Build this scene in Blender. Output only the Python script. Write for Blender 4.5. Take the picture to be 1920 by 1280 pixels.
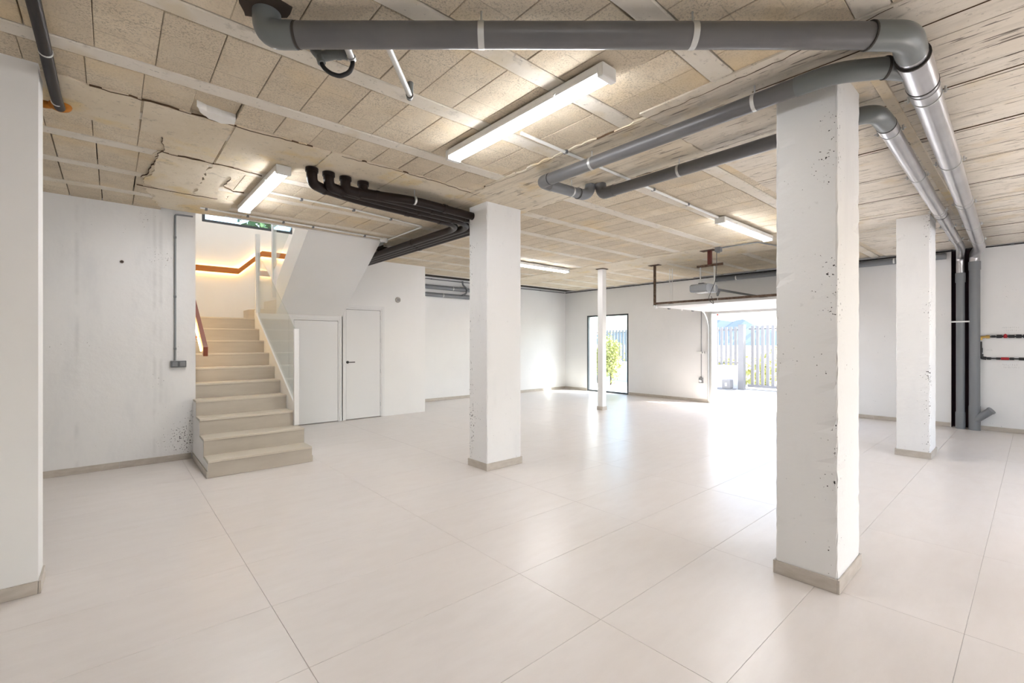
import bpy, bmesh, math, random
from mathutils import Vector
for o in list(bpy.data.objects):
    bpy.data.objects.remove(o)
scene = bpy.context.scene
COL = scene.collection
R = math.radians

# ------------------------------------------------------------------ camera
PHI = 41.2
cam = bpy.data.cameras.new('camera')
cam.sensor_width = 36.0
cam.lens = 860.0 / 1920.0 * 36.0
cam.shift_y = 3.0 / 1920.0
cam.clip_end = 2000
cam.clip_start = 0.02
camo = bpy.data.objects.new('camera', cam)
COL.objects.link(camo)
camo.location = (0, 0, 1.45)
camo.rotation_euler = (R(90), 0, R(-PHI))
scene.camera = camo

# ------------------------------------------------------------------ world, sun, exposure
scene.view_settings.view_transform = 'Standard'
scene.view_settings.look = 'None'
scene.view_settings.gamma = 1.0
scene.view_settings.use_curve_mapping = False
scene.view_settings.exposure = 1.34
scene.cycles.use_adaptive_sampling = True
scene.cycles.adaptive_threshold = 0.03
scene.cycles.max_bounces = 6
scene.cycles.diffuse_bounces = 4
scene.cycles.glossy_bounces = 3
scene.cycles.transparent_max_bounces = 8
scene.cycles.caustics_reflective = False
scene.cycles.caustics_refractive = False
world = bpy.data.worlds.new('sky')
scene.world = world
world.use_nodes = True
wn = world.node_tree
sky = wn.nodes.new('ShaderNodeTexSky')
sky.sky_type = 'NISHITA'
sky.sun_disc = False
sky.sun_elevation = R(47)
sky.sun_rotation = R(144)
sky.air_density = 1.0
sky.dust_density = 2.0
wn.links.new(sky.outputs[0], wn.nodes['Background'].inputs[0])
wn.nodes['Background'].inputs[1].default_value = 0.55
sun = bpy.data.lights.new('sun', 'SUN')
sun.energy = 6.0
sun.angle = R(0.6)
sun.color = (1.0, 0.95, 0.88)
suno = bpy.data.objects.new('sun', sun)
COL.objects.link(suno)
suno.location = (20, -20, 20)
sd = Vector((0.58 * math.cos(R(47)) / 0.996, -0.81 * math.cos(R(47)) / 0.996, math.sin(R(47))))
suno.rotation_euler = sd.to_track_quat('Z', 'Y').to_euler()
TUBE = 27.0      # tube emission strength
LED = 9.0        # LED strip emission strength

HC = 3.07        # ceiling height
XF = 10.94       # far wall
YL = 7.0         # left wall
YD = 8.53        # door wall
YB = 9.70        # stairwell back wall
YF = 9.91        # far left wall
XW, YW = -3.1, -3.2   # walls behind the camera

# ------------------------------------------------------------------ material helpers
class NT:
    def __init__(s, name, rough=0.5, metal=0.0):
        s.m = bpy.data.materials.new(name)
        s.m.use_nodes = True
        s.t = s.m.node_tree
        s.b = s.t.nodes['Principled BSDF']
        s.b.inputs['Roughness'].default_value = rough
        s.b.inputs['Metallic'].default_value = metal
    def n(s, typ, **kw):
        nd = s.t.nodes.new(typ)
        for k, v in kw.items():
            setattr(nd, k, v)
        return nd
    def link(s, a, b):
        s.t.links.new(a, b)
    def put(s, sock, v):
        if hasattr(v, 'is_output') or isinstance(v, bpy.types.NodeSocket):
            s.link(v, sock)
        else:
            sock.default_value = v
    def pos(s):
        return s.n('ShaderNodeNewGeometry').outputs['Position']
    def obj(s):
        return s.n('ShaderNodeTexCoord').outputs['Object']
    def rnd(s):
        return s.n('ShaderNodeObjectInfo').outputs['Random']
    def scale(s, vec, sc):
        nd = s.n('ShaderNodeMapping')
        s.link(vec, nd.inputs[0])
        nd.inputs['Scale'].default_value = sc
        return nd.outputs[0]
    def shift(s, vec, f):
        nd = s.n('ShaderNodeVectorMath', operation='ADD')
        s.link(vec, nd.inputs[0])
        m = s.n('ShaderNodeVectorMath', operation='SCALE')
        m.inputs[0].default_value = (37.0, 51.0, 23.0)
        s.link(f, m.inputs['Scale'])
        s.link(m.outputs[0], nd.inputs[1])
        return nd.outputs[0]
    def noise(s, vec, scale, detail=3.0, rough=0.55):
        nd = s.n('ShaderNodeTexNoise')
        s.link(vec, nd.inputs['Vector'])
        nd.inputs['Scale'].default_value = scale
        nd.inputs['Detail'].default_value = detail
        nd.inputs['Roughness'].default_value = rough
        return nd.outputs['Fac']
    def ramp(s, fac, lo, hi, a=0.0, b=1.0):
        nd = s.n('ShaderNodeMapRange')
        nd.interpolation_type = 'SMOOTHSTEP'
        s.link(fac, nd.inputs[0])
        for i, v in enumerate((lo, hi, a, b)):
            nd.inputs[1 + i].default_value = v
        return nd.outputs[0]
    def math(s, op, a, b=0.0):
        nd = s.n('ShaderNodeMath', operation=op)
        s.put(nd.inputs[0], a)
        s.put(nd.inputs[1], b)
        return nd.outputs[0]
    def mix(s, fac, a, b, mode='MIX'):
        nd = s.n('ShaderNodeMix', data_type='RGBA', blend_type=mode)
        s.put(nd.inputs[0], fac)
        for k, v in ((6, a), (7, b)):
            if isinstance(v, tuple):
                v = v if len(v) == 4 else (*v, 1.0)
            s.put(nd.inputs[k], v)
        return nd.outputs[2]
    def color(s, v):
        if isinstance(v, tuple):
            v = v if len(v) == 4 else (*v, 1.0)
        s.put(s.b.inputs['Base Color'], v)
        return s
    def bump(s, h, strength=0.3, dist=0.01):
        nd = s.n('ShaderNodeBump')
        nd.inputs['Strength'].default_value = strength
        nd.inputs['Distance'].default_value = dist
        s.link(h, nd.inputs['Height'])
        s.link(nd.outputs[0], s.b.inputs['Normal'])
        return s

def plain(name, col, rough=0.5, metal=0.0, spec=None):
    t = NT(name, rough, metal).color(col)
    if spec is not None:
        t.b.inputs['Specular IOR Level'].default_value = spec
    return t.m

def emit(name, col, strength):
    t = NT(name)
    t.color((0.8, 0.8, 0.8))
    t.b.inputs['Emission Color'].default_value = (*col, 1)
    t.b.inputs['Emission Strength'].default_value = strength
    return t.m

def paint(name, col, rough=0.75, bumpv=0.2, dirt=0.0, pits=0.0, edge=None, spot=None, panel=None):
    """painted concrete or plaster; pits grow along a vertical edge (x, y) or round a spot (x, y, z)"""
    t = NT(name, rough)
    p = t.pos()
    big = t.noise(p, 0.9, 4)
    c = t.mix(t.ramp(big, 0.3, 0.7), col, tuple(x * 0.96 for x in col))
    h = t.noise(p, 14, 5)
    if dirt:
        st = t.noise(t.scale(p, (2.2, 2.2, 0.7)), 1.6, 6, 0.65)
        c = t.mix(t.ramp(st, 0.5, 0.78, 0, dirt), c, tuple(x * k for x, k in zip(col, (0.72, 0.73, 0.76))))
        sp = t.noise(p, 22, 2)
        c = t.mix(t.ramp(sp, 0.70, 0.76, 0, dirt * 0.7), c, tuple(x * 0.45 for x in col))
    if pits:
        msk = t.ramp(t.noise(p, 2.6, 2), 0.50, 0.72, 0.0, 0.085)
        def near(pt, rad, flat):
            v = t.n('ShaderNodeVectorMath', operation='DISTANCE')
            t.link(t.scale(p, (1, 1, 0.0 if flat else 1)), v.inputs[0])
            v.inputs[1].default_value = pt
            return t.ramp(v.outputs['Value'], 0.0, rad, 1.0, 0.0)
        if edge:
            k = t.math('MULTIPLY', near((edge[0], edge[1], 0), edge[2], True), t.ramp(t.noise(p, 1.7, 2), 0.36, 0.58))
            msk = t.math('ADD', msk, t.math('MULTIPLY', k, 0.15))
        if spot:
            for q in spot:
                msk = t.math('ADD', msk, t.math('MULTIPLY', near(q[:3], q[3], False), 0.13))
        pn = t.math('ADD', t.noise(p, 58, 3, 0.5), t.math('MULTIPLY', msk, 1.0))
        pf = t.ramp(pn, 0.775, 0.80)
        c = t.mix(t.math('MULTIPLY', pf, pits), c, (0.035, 0.03, 0.028))
        h = t.math('SUBTRACT', h, t.math('MULTIPLY', pf, 1.5))
    if panel:
        # faint vertical formwork lines at given x
        sx = t.n('ShaderNodeSeparateXYZ')
        t.link(p, sx.inputs[0])
        for x in panel:
            dxl = t.math('ABSOLUTE', t.math('SUBTRACT', sx.outputs[0], x))
            lf = t.math('MULTIPLY', t.ramp(dxl, 0.0, 0.03, 1, 0), t.ramp(t.noise(p, 3.0, 3), 0.42, 0.62, 0, 0.28))
            c = t.mix(lf, c, tuple(v * 0.62 for v in col))
    t.color(c)
    t.bump(h, bumpv, 0.01)
    return t.m

M = {}
WH = (0.80, 0.79, 0.775)
M['wall'] = paint('smooth_white_plaster', (0.87, 0.865, 0.85), 0.8, 0.03)
M['far'] = paint('far_wall_paint', (0.86, 0.855, 0.845), 0.8, 0.08, dirt=0.08, pits=0.5)
M['left'] = paint('painted_concrete_wall', (0.86, 0.855, 0.845), 0.8, 0.30, dirt=0.28, pits=0.9,
                  spot=[(0.72, 7.0, 0.42, 0.5), (0.70, 7.0, 0.18, 0.35), (0.45, 7.0, 1.0, 0.22), (0.44, 7.0, 2.5, 0.30), (0.30, 7.0, 3.0, 0.3)],
                  panel=(-0.28, 0.40, 0.46))
M['col1'] = paint('column_paint_a', (0.84, 0.835, 0.825), 0.8, 0.30, dirt=0.25, pits=0.9, edge=(3.20, 4.44, 0.2))
M['col2'] = paint('column_paint_b', (0.84, 0.835, 0.82), 0.8, 0.30, dirt=0.22, pits=1.0, edge=(3.165, 0.755, 0.17))
M['col3'] = paint('column_paint_c', (0.84, 0.835, 0.825), 0.8, 0.28, dirt=0.22, pits=1.0, edge=(7.70, 0.86, 0.2))
M['white'] = plain('white_lacquer', (0.83, 0.825, 0.81), 0.38)
M['doorw'] = plain('white_door_paint', (0.80, 0.798, 0.79), 0.5)
M['pwhite'] = plain('white_plastic', (0.82, 0.82, 0.80), 0.35)

# --- floor tiles
t = NT('beige_porcelain_tile', 0.27)
p = t.shift(t.obj(), t.rnd())
st = t.noise(t.scale(p, (1.0, 3.2, 1.0)), 3.2, 7, 0.68)
cl = t.noise(p, 1.4, 4, 0.6)
c = t.mix(t.ramp(st, 0.25, 0.8), (0.79, 0.745, 0.715), (0.735, 0.685, 0.65))
c = t.mix(t.ramp(cl, 0.35, 0.75, 0, 0.45), c, (0.765, 0.705, 0.66))
c = t.mix(t.math('MULTIPLY', t.rnd(), 0.2), c, (0.74, 0.695, 0.66))
t.color(c)
t.b.inputs['Roughness'].default_value = 0.30
t.b.inputs['Specular IOR Level'].default_value = 0.55
M['tile'] = t.m
M['grout'] = plain('grout', (0.60, 0.555, 0.52), 0.9)
t = NT('skirting_tile', 0.35)
p = t.pos()
t.color(t.mix(t.ramp(t.noise(t.scale(p, (3, 3, 9)), 3, 4), 0.3, 0.7), (0.55, 0.50, 0.44), (0.47, 0.42, 0.36)))
M['skirt'] = t.m
def stair_tile(name, a, b):
    t = NT(name, 0.42)
    p = t.pos()
    t.color(t.mix(t.ramp(t.noise(t.scale(p, (1, 2, 4)), 2.4, 4), 0.3, 0.75), a, b))
    t.bump(t.noise(p, 30, 3), 0.03, 0.004)
    return t.m
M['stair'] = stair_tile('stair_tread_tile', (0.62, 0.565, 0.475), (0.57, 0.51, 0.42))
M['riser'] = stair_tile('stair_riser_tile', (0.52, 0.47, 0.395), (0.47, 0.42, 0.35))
M['nosing'] = plain('stair_edge_trim', (0.36, 0.31, 0.26), 0.5)

# --- ceiling
def block_mat(name, a, b, line=True):
    t = NT(name, 0.95)
    o = t.obj()
    p = t.pos()
    r = t.rnd()
    grain = t.noise(p, 105, 3, 0.75)
    mid = t.noise(p, 5, 4, 0.6)
    c = t.mix(t.ramp(mid, 0.3, 0.75), a, b)
    c = t.mix(t.math('MULTIPLY', r, 0.55), c, tuple(x * 0.80 for x in b))
    pore = t.ramp(grain, 0.50, 0.60)
    c = t.mix(t.math('MULTIPLY', pore, t.ramp(t.noise(p, 3.1, 2), 0.3, 0.65, 0.2, 0.65)), c, tuple(x * 0.45 for x in b))
    big = t.noise(p, 1.3, 3)
    c = t.mix(t.ramp(big, 0.52, 0.75, 0, 0.55), c, (a[0] * 0.95, a[1] * 0.84, a[2] * 0.62))
    h = t.math('SUBTRACT', t.noise(p, 80, 3), pore)
    if line:
        sx = t.n('ShaderNodeSeparateXYZ')
        t.link(o, sx.inputs[0])
        for y in (-0.10, 0.10):
            d = t.math('ABSOLUTE', t.math('SUBTRACT', sx.outputs[1], t.math('ADD', y, t.math('MULTIPLY', t.noise(p, 7, 2), 0.01))))
            lf = t.math('MULTIPLY', t.ramp(d, 0.0015, 0.005, 1, 0), t.ramp(t.noise(p, 6, 2), 0.38, 0.6, 0.05, 0.8))
            c = t.mix(t.math('MULTIPLY', lf, 0.6), c, tuple(x * 0.5 for x in b))
            h = t.math('SUBTRACT', h, lf)
    t.color(c)
    t.bump(h, 0.35, 0.006)
    return t.m
M['block'] = block_mat('tan_hollow_block', (0.76, 0.665, 0.515), (0.655, 0.555, 0.415))

def concrete(name, a, b, stain, grain_dir=None, dark=0.5):
    t = NT(name, 0.92)
    p = t.pos()
    c = t.mix(t.ramp(t.noise(p, 1.1, 5, 0.62), 0.32, 0.7), a, b)
    c = t.mix(t.ramp(t.noise(p, 2.3, 4, 0.6), 0.52, 0.68, 0, 0.85), c, stain)
    c = t.mix(t.ramp(t.noise(p, 6.5, 6, 0.7), 0.56, 0.70, 0, 0.6), c, tuple(x * 0.58 for x in b))
    c = t.mix(t.ramp(t.noise(p, 38, 3, 0.6), 0.64, 0.70, 0, 0.5), c, tuple(x * 0.4 for x in b))
    h = t.noise(p, 30, 5)
    if grain_dir:
        g = t.noise(t.scale(p, grain_dir), 1.0, 5, 0.7)
        c = t.mix(t.ramp(g, 0.48, 0.68, 0, 0.55), c, tuple(x * 0.68 for x in b))
        g2 = t.noise(t.shift(t.scale(p, grain_dir), t.rnd()), 1.9, 2, 0.5)
        df = t.ramp(g2, 0.635, 0.68, 0, dark)
        c = t.mix(df, c, (0.10, 0.075, 0.055))
        h = t.math('SUBTRACT', t.math('MULTIPLY', g, 1.5), df)
        c = t.mix(t.math('MULTIPLY', t.rnd(), 0.25), c, tuple(x * 0.85 for x in a))
    t.color(c)
    t.bump(h, 0.35, 0.006)
    return t.m
M['joist'] = concrete('pale_joist_concrete', (0.74, 0.69, 0.61), (0.67, 0.615, 0.52), (0.64, 0.56, 0.42))
M['band'] = concrete('cast_concrete', (0.75, 0.67, 0.54), (0.65, 0.56, 0.42), (0.69, 0.55, 0.30))
M['board'] = concrete('board_marked_concrete', (0.76, 0.70, 0.61), (0.675, 0.605, 0.50), (0.65, 0.545, 0.39), (22.0, 2.2, 8.0), 0.9)
M['bandg'] = concrete('streaked_concrete', (0.76, 0.69, 0.565), (0.65, 0.56, 0.425), (0.68, 0.54, 0.32), (16.0, 1.6, 8.0), 0.6)
M['backing'] = plain('dark_joint', (0.05, 0.035, 0.025), 0.95)
M['slabtop'] = plain('slab_concrete', (0.5, 0.46, 0.4), 0.95)

# --- pipes and metals
t = NT('grey_pvc', 0.33)
p = t.pos()
t.color(t.mix(t.ramp(t.noise(p, 3, 3), 0.3, 0.7), (0.125, 0.125, 0.13), (0.15, 0.147, 0.147)))
M['pvc'] = t.m
M['fitting'] = plain('grey_green_fitting', (0.17, 0.185, 0.185), 0.35)
t = NT('bare_steel_duct', 0.30, 1.0)
p = t.pos()
t.color(t.mix(t.ramp(t.noise(p, 2, 3), 0.3, 0.7), (0.55, 0.54, 0.55), (0.66, 0.65, 0.66)))
M['steel'] = t.m
M['galv'] = plain('galvanised_steel', (0.62, 0.63, 0.62), 0.42, 0.8)
M['brown'] = plain('dark_brown_pvc', (0.022, 0.014, 0.012), 0.38, 0.0, 0.18)
M['black'] = plain('black_rubber', (0.02, 0.02, 0.022), 0.5)
M['bpipe'] = plain('black_polyethylene_pipe', (0.014, 0.011, 0.012), 0.42, 0.0, 0.18)
M['foam'] = plain('orange_expanding_foam', (0.42, 0.15, 0.012), 0.9)
M['gasket'] = plain('dark_gasket', (0.04, 0.035, 0.03), 0.7)
M['wallpvc'] = plain('mid_grey_pvc', (0.21, 0.22, 0.235), 0.4)
t = NT('rusty_iron', 0.85, 0.2)
p = t.pos()
t.color(t.mix(t.ramp(t.noise(p, 18, 5), 0.35, 0.7), (0.075, 0.042, 0.024), (0.15, 0.105, 0.075)))
M['rust'] = t.m
M['redox'] = plain('red_oxide_primer', (0.10, 0.022, 0.015), 0.7)
M['greyplastic'] = plain('grey_plastic', (0.24, 0.25, 0.26), 0.45)
M['dgrey'] = plain('dark_grey_plastic', (0.16, 0.165, 0.175), 0.45)
M['brass'] = plain('brass', (0.60, 0.40, 0.12), 0.3, 0.9)
M['red'] = plain('red_valve', (0.45, 0.02, 0.03), 0.4)
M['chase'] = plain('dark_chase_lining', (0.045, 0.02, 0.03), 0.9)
M['ink'] = plain('pencil_mark', (0.42, 0.42, 0.42), 0.9)
M['alu'] = plain('dark_grey_aluminium', (0.06, 0.068, 0.075), 0.4, 0.3)
M['handle'] = plain('black_handle', (0.012, 0.012, 0.014), 0.35)
t = NT('orange_wood', 0.38)
p = t.pos()
t.color(t.mix(t.ramp(t.noise(t.scale(p, (2, 2, 30)), 2, 4), 0.3, 0.7), (0.55, 0.19, 0.03), (0.46, 0.145, 0.02)))
M['wood'] = t.m
M['redwood'] = plain('red_brown_wood', (0.22, 0.05, 0.02), 0.35)
M['tube'] = emit('lit_fluorescent_tube', (0.965, 0.97, 1.0), TUBE)
M['led'] = emit('warm_led_strip', (1.0, 0.66, 0.25), LED)
M['globe'] = emit('fill_globe_light', (1.0, 0.96, 0.94), 24.0)
# glass: thin architectural pane
def pane(name, tint, refl=1.0):
    m = bpy.data.materials.new(name)
    m.use_nodes = True
    nt = m.node_tree
    nt.nodes.clear()
    out = nt.nodes.new('ShaderNodeOutputMaterial')
    tr = nt.nodes.new('ShaderNodeBsdfTransparent')
    gl = nt.nodes.new('ShaderNodeBsdfGlossy')
    gl.inputs['Roughness'].default_value = 0.0
    mx = nt.nodes.new('ShaderNodeMixShader')
    tr.inputs[0].default_value = (*tint, 1)
    ge = nt.nodes.new('ShaderNodeNewGeometry')
    dt = nt.nodes.new('ShaderNodeVectorMath')
    dt.operation = 'DOT_PRODUCT'
    nt.links.new(ge.outputs['Incoming'], dt.inputs[0])
    nt.links.new(ge.outputs['Normal'], dt.inputs[1])
    def mth(op, a, b):
        q = nt.nodes.new('ShaderNodeMath')
        q.operation = op
        for k, v in enumerate((a, b)):
            if isinstance(v, float):
                q.inputs[k].default_value = v
            else:
                nt.links.new(v, q.inputs[k])
        return q
    ab = mth('ABSOLUTE', dt.outputs['Value'], 0.0)
    om = mth('SUBTRACT', 1.0, ab.outputs[0])
    pw = mth('POWER', om.outputs[0], 5.0)
    mm = mth('MULTIPLY_ADD', pw.outputs[0], 0.96 * refl)
    mm.inputs[2].default_value = 0.04 * refl
    nt.links.new(mm.outputs[0], mx.inputs[0])
    nt.links.new(tr.outputs[0], mx.inputs[1])
    nt.links.new(gl.outputs[0], mx.inputs[2])
    nt.links.new(mx.outputs[0], out.inputs[0])
    return m
M['glass'] = pane('clear_glass', (0.93, 0.955, 0.945))
M['wglass'] = pane('window_glass', (0.90, 0.95, 0.95), 0.6)
# outside
M['paving'] = paint('pale_paving', (0.62, 0.60, 0.56), 0.9, 0.1)
M['render'] = paint('white_render', (0.80, 0.79, 0.77), 0.9, 0.1)
M['slat'] = plain('grey_painted_metal', (0.20, 0.192, 0.185), 0.5)
M['leaf'] = plain('yellow_green_leaves', (0.42, 0.42, 0.14), 0.6)
M['leaf2'] = plain('dark_green_leaves', (0.07, 0.14, 0.05), 0.6)
M['stem'] = plain('brown_stem', (0.12, 0.08, 0.05), 0.8)
M['mount'] = plain('mountain_rock', (0.05, 0.075, 0.09), 0.9)
M['soil'] = plain('dry_ground', (0.36, 0.31, 0.22), 0.95)

# ------------------------------------------------------------------ mesh helpers
ORG = {}
class MB:
    def __init__(s):
        s.v, s.f = [], []
    def add(s, v, f):
        k = len(s.v)
        s.v += [tuple(q) for q in v]
        s.f += [tuple(i + k for i in q) for q in f]
        return s
    def box(s, x0, x1, y0, y1, z0, z1):
        v = [(x, y, z) for z in (z0, z1) for y in (y0, y1) for x in (x0, x1)]
        return s.add(v, [(0, 2, 3, 1), (4, 5, 7, 6), (0, 1, 5, 4), (2, 6, 7, 3), (0, 4, 6, 2), (1, 3, 7, 5)])
    def bbox(s, x0, x1, y0, y1, z0, z1, b=0.004):
        """box with chamfered edges"""
        bm = bmesh.new()
        vs = [bm.verts.new((x, y, z)) for z in (z0, z1) for y in (y0, y1) for x in (x0, x1)]
        for q in [(0, 2, 3, 1), (4, 5, 7, 6), (0, 1, 5, 4), (2, 6, 7, 3), (0, 4, 6, 2), (1, 3, 7, 5)]:
            bm.faces.new([vs[i] for i in q])
        bmesh.ops.bevel(bm, geom=list(bm.edges), offset=b, segments=2, affect='EDGES', profile=0.6)
        bm.verts.index_update()
        s.add([v.co[:] for v in bm.verts], [[v.index for v in f.verts] for f in bm.faces])
        bm.free()
        return s
    def prism(s, poly, lo, hi, axis='z'):
        """polygon extruded along an axis: z -> poly(x,y), x -> poly(y,z), y -> poly(x,z)"""
        def mk(a, b, h):
            return {'z': (a, b, h), 'x': (h, a, b), 'y': (a, h, b)}[axis]
        bm = bmesh.new()
        n = len(poly)
        A = [bm.verts.new(mk(a, b, lo)) for a, b in poly]
        B = [bm.verts.new(mk(a, b, hi)) for a, b in poly]
        bm.faces.new(A)
        bm.faces.new(B)
        for i in range(n):
            bm.faces.new((A[i], A[(i + 1) % n], B[(i + 1) % n], B[i]))
        bm.normal_update()
        bmesh.ops.triangulate(bm, faces=[f for f in bm.faces if len(f.verts) > 4], ngon_method='EAR_CLIP')
        bmesh.ops.recalc_face_normals(bm, faces=bm.faces)
        bm.verts.index_update()
        s.add([v.co[:] for v in bm.verts], [[v.index for v in f.verts] for f in bm.faces])
        bm.free()
        return s
    def tube(s, pts, r, seg=20, bend=0.0, cap=True, steps=7):
        P = [Vector(q) for q in pts]
        if bend > 0 and len(P) > 2:
            Q = [P[0]]
            for i in range(1, len(P) - 1):
                a, b, c = P[i - 1], P[i], P[i + 1]
                d1, d2 = (a - b), (c - b)
                k = min(bend, d1.length * 0.49, d2.length * 0.49)
                s1, s2 = b + d1.normalized() * k, b + d2.normalized() * k
                for j in range(steps + 1):
                    w = j / steps
                    Q.append(s1 * (1 - w) ** 2 + b * 2 * w * (1 - w) + s2 * w ** 2)
            Q.append(P[-1])
            P = Q
        T = []
        for i in range(len(P)):
            d = (P[min(i + 1, len(P) - 1)] - P[max(i - 1, 0)])
            T.append(d.normalized())
        up = Vector((0, 0, 1)) if abs(T[0].z) < 0.9 else Vector((1, 0, 0))
        u = T[0].cross(up).normalized()
        V, Fc = [], []
        for i, (q, tt) in enumerate(zip(P, T)):
            u = (u - tt * u.dot(tt)).normalized()
            w = tt.cross(u)
            rr = r[i] if isinstance(r, (list, tuple)) else r
            for k in range(seg):
                a = 2 * math.pi * k / seg
                V.append(q + (u * math.cos(a) + w * math.sin(a)) * rr)
        for i in range(len(P) - 1):
            for k in range(seg):
                a, b = i * seg + k, i * seg + (k + 1) % seg
                Fc.append((a, b, b + seg, a + seg))
        if cap:
            Fc.append(tuple(range(seg - 1, -1, -1)))
            Fc.append(tuple((len(P) - 1) * seg + k for k in range(seg)))
        return s.add(V, Fc)
    def sphere(s, c, r, seg=14, rings=8, sc=(1, 1, 1)):
        V, Fc = [], []
        for i in range(rings + 1):
            th = math.pi * i / rings
            for k in range(seg):
                a = 2 * math.pi * k / seg
                V.append((c[0] + r * sc[0] * math.sin(th) * math.cos(a), c[1] + r * sc[1] * math.sin(th) * math.sin(a), c[2] + r * sc[2] * math.cos(th)))
        for i in range(rings):
            for k in range(seg):
                a, b = i * seg + k, i * seg + (k + 1) % seg
                Fc.append((a, a + seg, b + seg, b))
        return s.add(V, Fc)
    def mesh(s, name, mat, off=(0, 0, 0), smooth=False):
        me = bpy.data.meshes.new(name)
        me.from_pydata([(a - off[0], b - off[1], c - off[2]) for a, b, c in s.v], [], s.f)
        if mat:
            me.materials.append(mat)
        if smooth:
            me.polygons.foreach_set('use_smooth', [True] * len(me.polygons))
            me.set_sharp_from_angle(angle=R(40))
        me.update()
        return me
    def build(s, name, mat, parent=None, smooth=False, org=None):
        off = ORG.get(parent.name, (0, 0, 0)) if parent else (org or (0, 0, 0))
        me = s.mesh(name, mat, off, smooth)
        o = bpy.data.objects.new(name, me)
        COL.objects.link(o)
        if parent:
            o.parent = parent
        elif org:
            o.location = org
        ORG[o.name] = off
        return o

def tag(o, label=None, cat=None, group=None, kind=None):
    if label: o['label'] = label
    if cat: o['category'] = cat
    if group: o['group'] = group
    if kind: o['kind'] = kind
    return o

def thing(name, label, cat, loc=(0, 0, 0), group=None, kind=None):
    o = bpy.data.objects.new(name, None)
    COL.objects.link(o)
    o.empty_display_size = 0.1
    o.location = loc
    ORG[o.name] = tuple(loc)
    return tag(o, label, cat, group, kind)

def inst(name, me, loc, parent, rot=None):
    o = bpy.data.objects.new(name, me)
    COL.objects.link(o)
    off = ORG.get(parent.name, (0, 0, 0)) if parent else (0, 0, 0)
    o.parent = parent
    o.location = (loc[0] - off[0], loc[1] - off[1], loc[2] - off[2])
    if rot:
        o.rotation_euler = rot
    return o

def struct(name, mb, mat, label=None):
    o = mb.build(name, mat)
    return tag(o, label, None, None, 'structure')

def jag(poly, step, amp, seed, skip=()):
    rr = random.Random(seed)
    out = []
    n = len(poly)
    for i in range(n):
        a, b = Vector(poly[i]), Vector(poly[(i + 1) % n])
        d = b - a
        out.append(tuple(a))
        if i in skip:
            continue
        k = max(1, int(d.length / step))
        nn = Vector((-d.y, d.x)).normalized()
        w = 0
        for j in range(1, k):
            w = 0.6 * w + rr.uniform(-amp, amp)
            q = a + d * ((j + rr.uniform(-0.3, 0.3)) / k) + nn * w * min(1.0, j / 2, (k - j) / 2)
            out.append(tuple(q))
    return out

def ring(pt, d, r, length):
    d = Vector(d).normalized()
    p = Vector(pt)
    return MB().tube([p - d * length / 2, p + d * length / 2], r, 24)

def socket(name, parent, pt, d, r, length, mat, label=None):
    o = ring(pt, d, r, length).build(name, mat, parent, True)
    if label: o['label'] = label
    return o

def clamp(parent, pt, d, r, wide=0.02, top=HC, rod=True, ears=True):
    """pipe clamp: band, bolt lugs, hanger rod"""
    d = Vector(d).normalized()
    o = ring(pt, d, r * 1.035, wide).build('clamp', M['galv'], parent, True)
    side = d.cross(Vector((0, 0, 1))).normalized()
    if ears:
        for sgn in (-1, 1):
            c = Vector(pt) + side * sgn * (r + 0.014)
            MB().tube([c - Vector((0, 0, 0.016)), c + Vector((0, 0, 0.022))], 0.006, 8).build('bolt', M['galv'], o)
            MB().tube([c - side * 0.018, c + side * 0.016], 0.005, 8).build('lug', M['galv'], o)
    if rod:
        MB().tube([Vector(pt) + Vector((0, 0, r * 0.9)), Vector((pt[0], pt[1], top + 0.01))], 0.005, 8).build('hanger_rod', M['galv'], o)
    return o

rnd = random.Random(7)
# ================================================================== FLOOR
fl = struct('floor', MB().box(XW, XF + 0.25, YW, YF, -0.12, -0.004), M['grout'], 'beige large-format porcelain tile floor')
TX, TY = 1.268, 0.635
cache = {}
def tile_mesh(w, d):
    k = (round(w, 3), round(d, 3))
    if k not in cache:
        g, e = 0.0009, 0.0012
        a, b = w / 2 - g, d / 2 - g
        V = [(-a, -b, -0.01), (a, -b, -0.01), (a, b, -0.01), (-a, b, -0.01)]
        V += [(x, y, -e * 0.7) for x, y, _ in V[:4]]
        V += [(-a + e, -b + e, 0), (a - e, -b + e, 0), (a - e, b - e, 0), (-a + e, b - e, 0)]
        F = [(8, 9, 10, 11)]
        for lo in (0, 4):
            for i in range(4):
                j = (i + 1) % 4
                F.append((lo + i, lo + j, lo + 4 + j, lo + 4 + i))
        cache[k] = MB().add(V, F).mesh('floor_tile', M['tile'])
    return cache[k]
ix0 = math.floor((XW - 0.668) / TX)
iy0 = math.floor((YW - 2.775) / TY)
for i in range(ix0, ix0 + 14):
    for j in range(iy0, iy0 + 24):
        x0, x1 = max(XW, 0.668 + i * TX), min(XF + 0.25, 0.668 + (i + 1) * TX)
        y0, y1 = max(YW, 2.775 + j * TY), min(YF, 2.775 + (j + 1) * TY)
        if x1 - x0 < 0.02 or y1 - y0 < 0.02:
            continue
        if x1 < 5.0 and x0 > 1.9 and y0 > YD or (x1 < 0.7 and y0 > 7.0):
            continue
        inst('floor_tile', tile_mesh(x1 - x0, y1 - y0), ((x0 + x1) / 2, (y0 + y1) / 2, 0.0), fl)

# ================================================================== WALLS
# left wall, ends at the stairs
struct('wall_left', MB().box(XW, 0.81, YL, YL + 0.2, 0, HC + 0.03), M['left'], 'white painted concrete wall with pits and stains')
struct('wall_near', MB().box(XW, -0.315, 3.81, 4.05, 0, HC + 0.03), M['wall'], 'smooth white wall end at the left')
struct('wall_side', MB().box(XW - 0.2, XW, YW, YF, 0, HC + 0.03), M['wall'])
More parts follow.
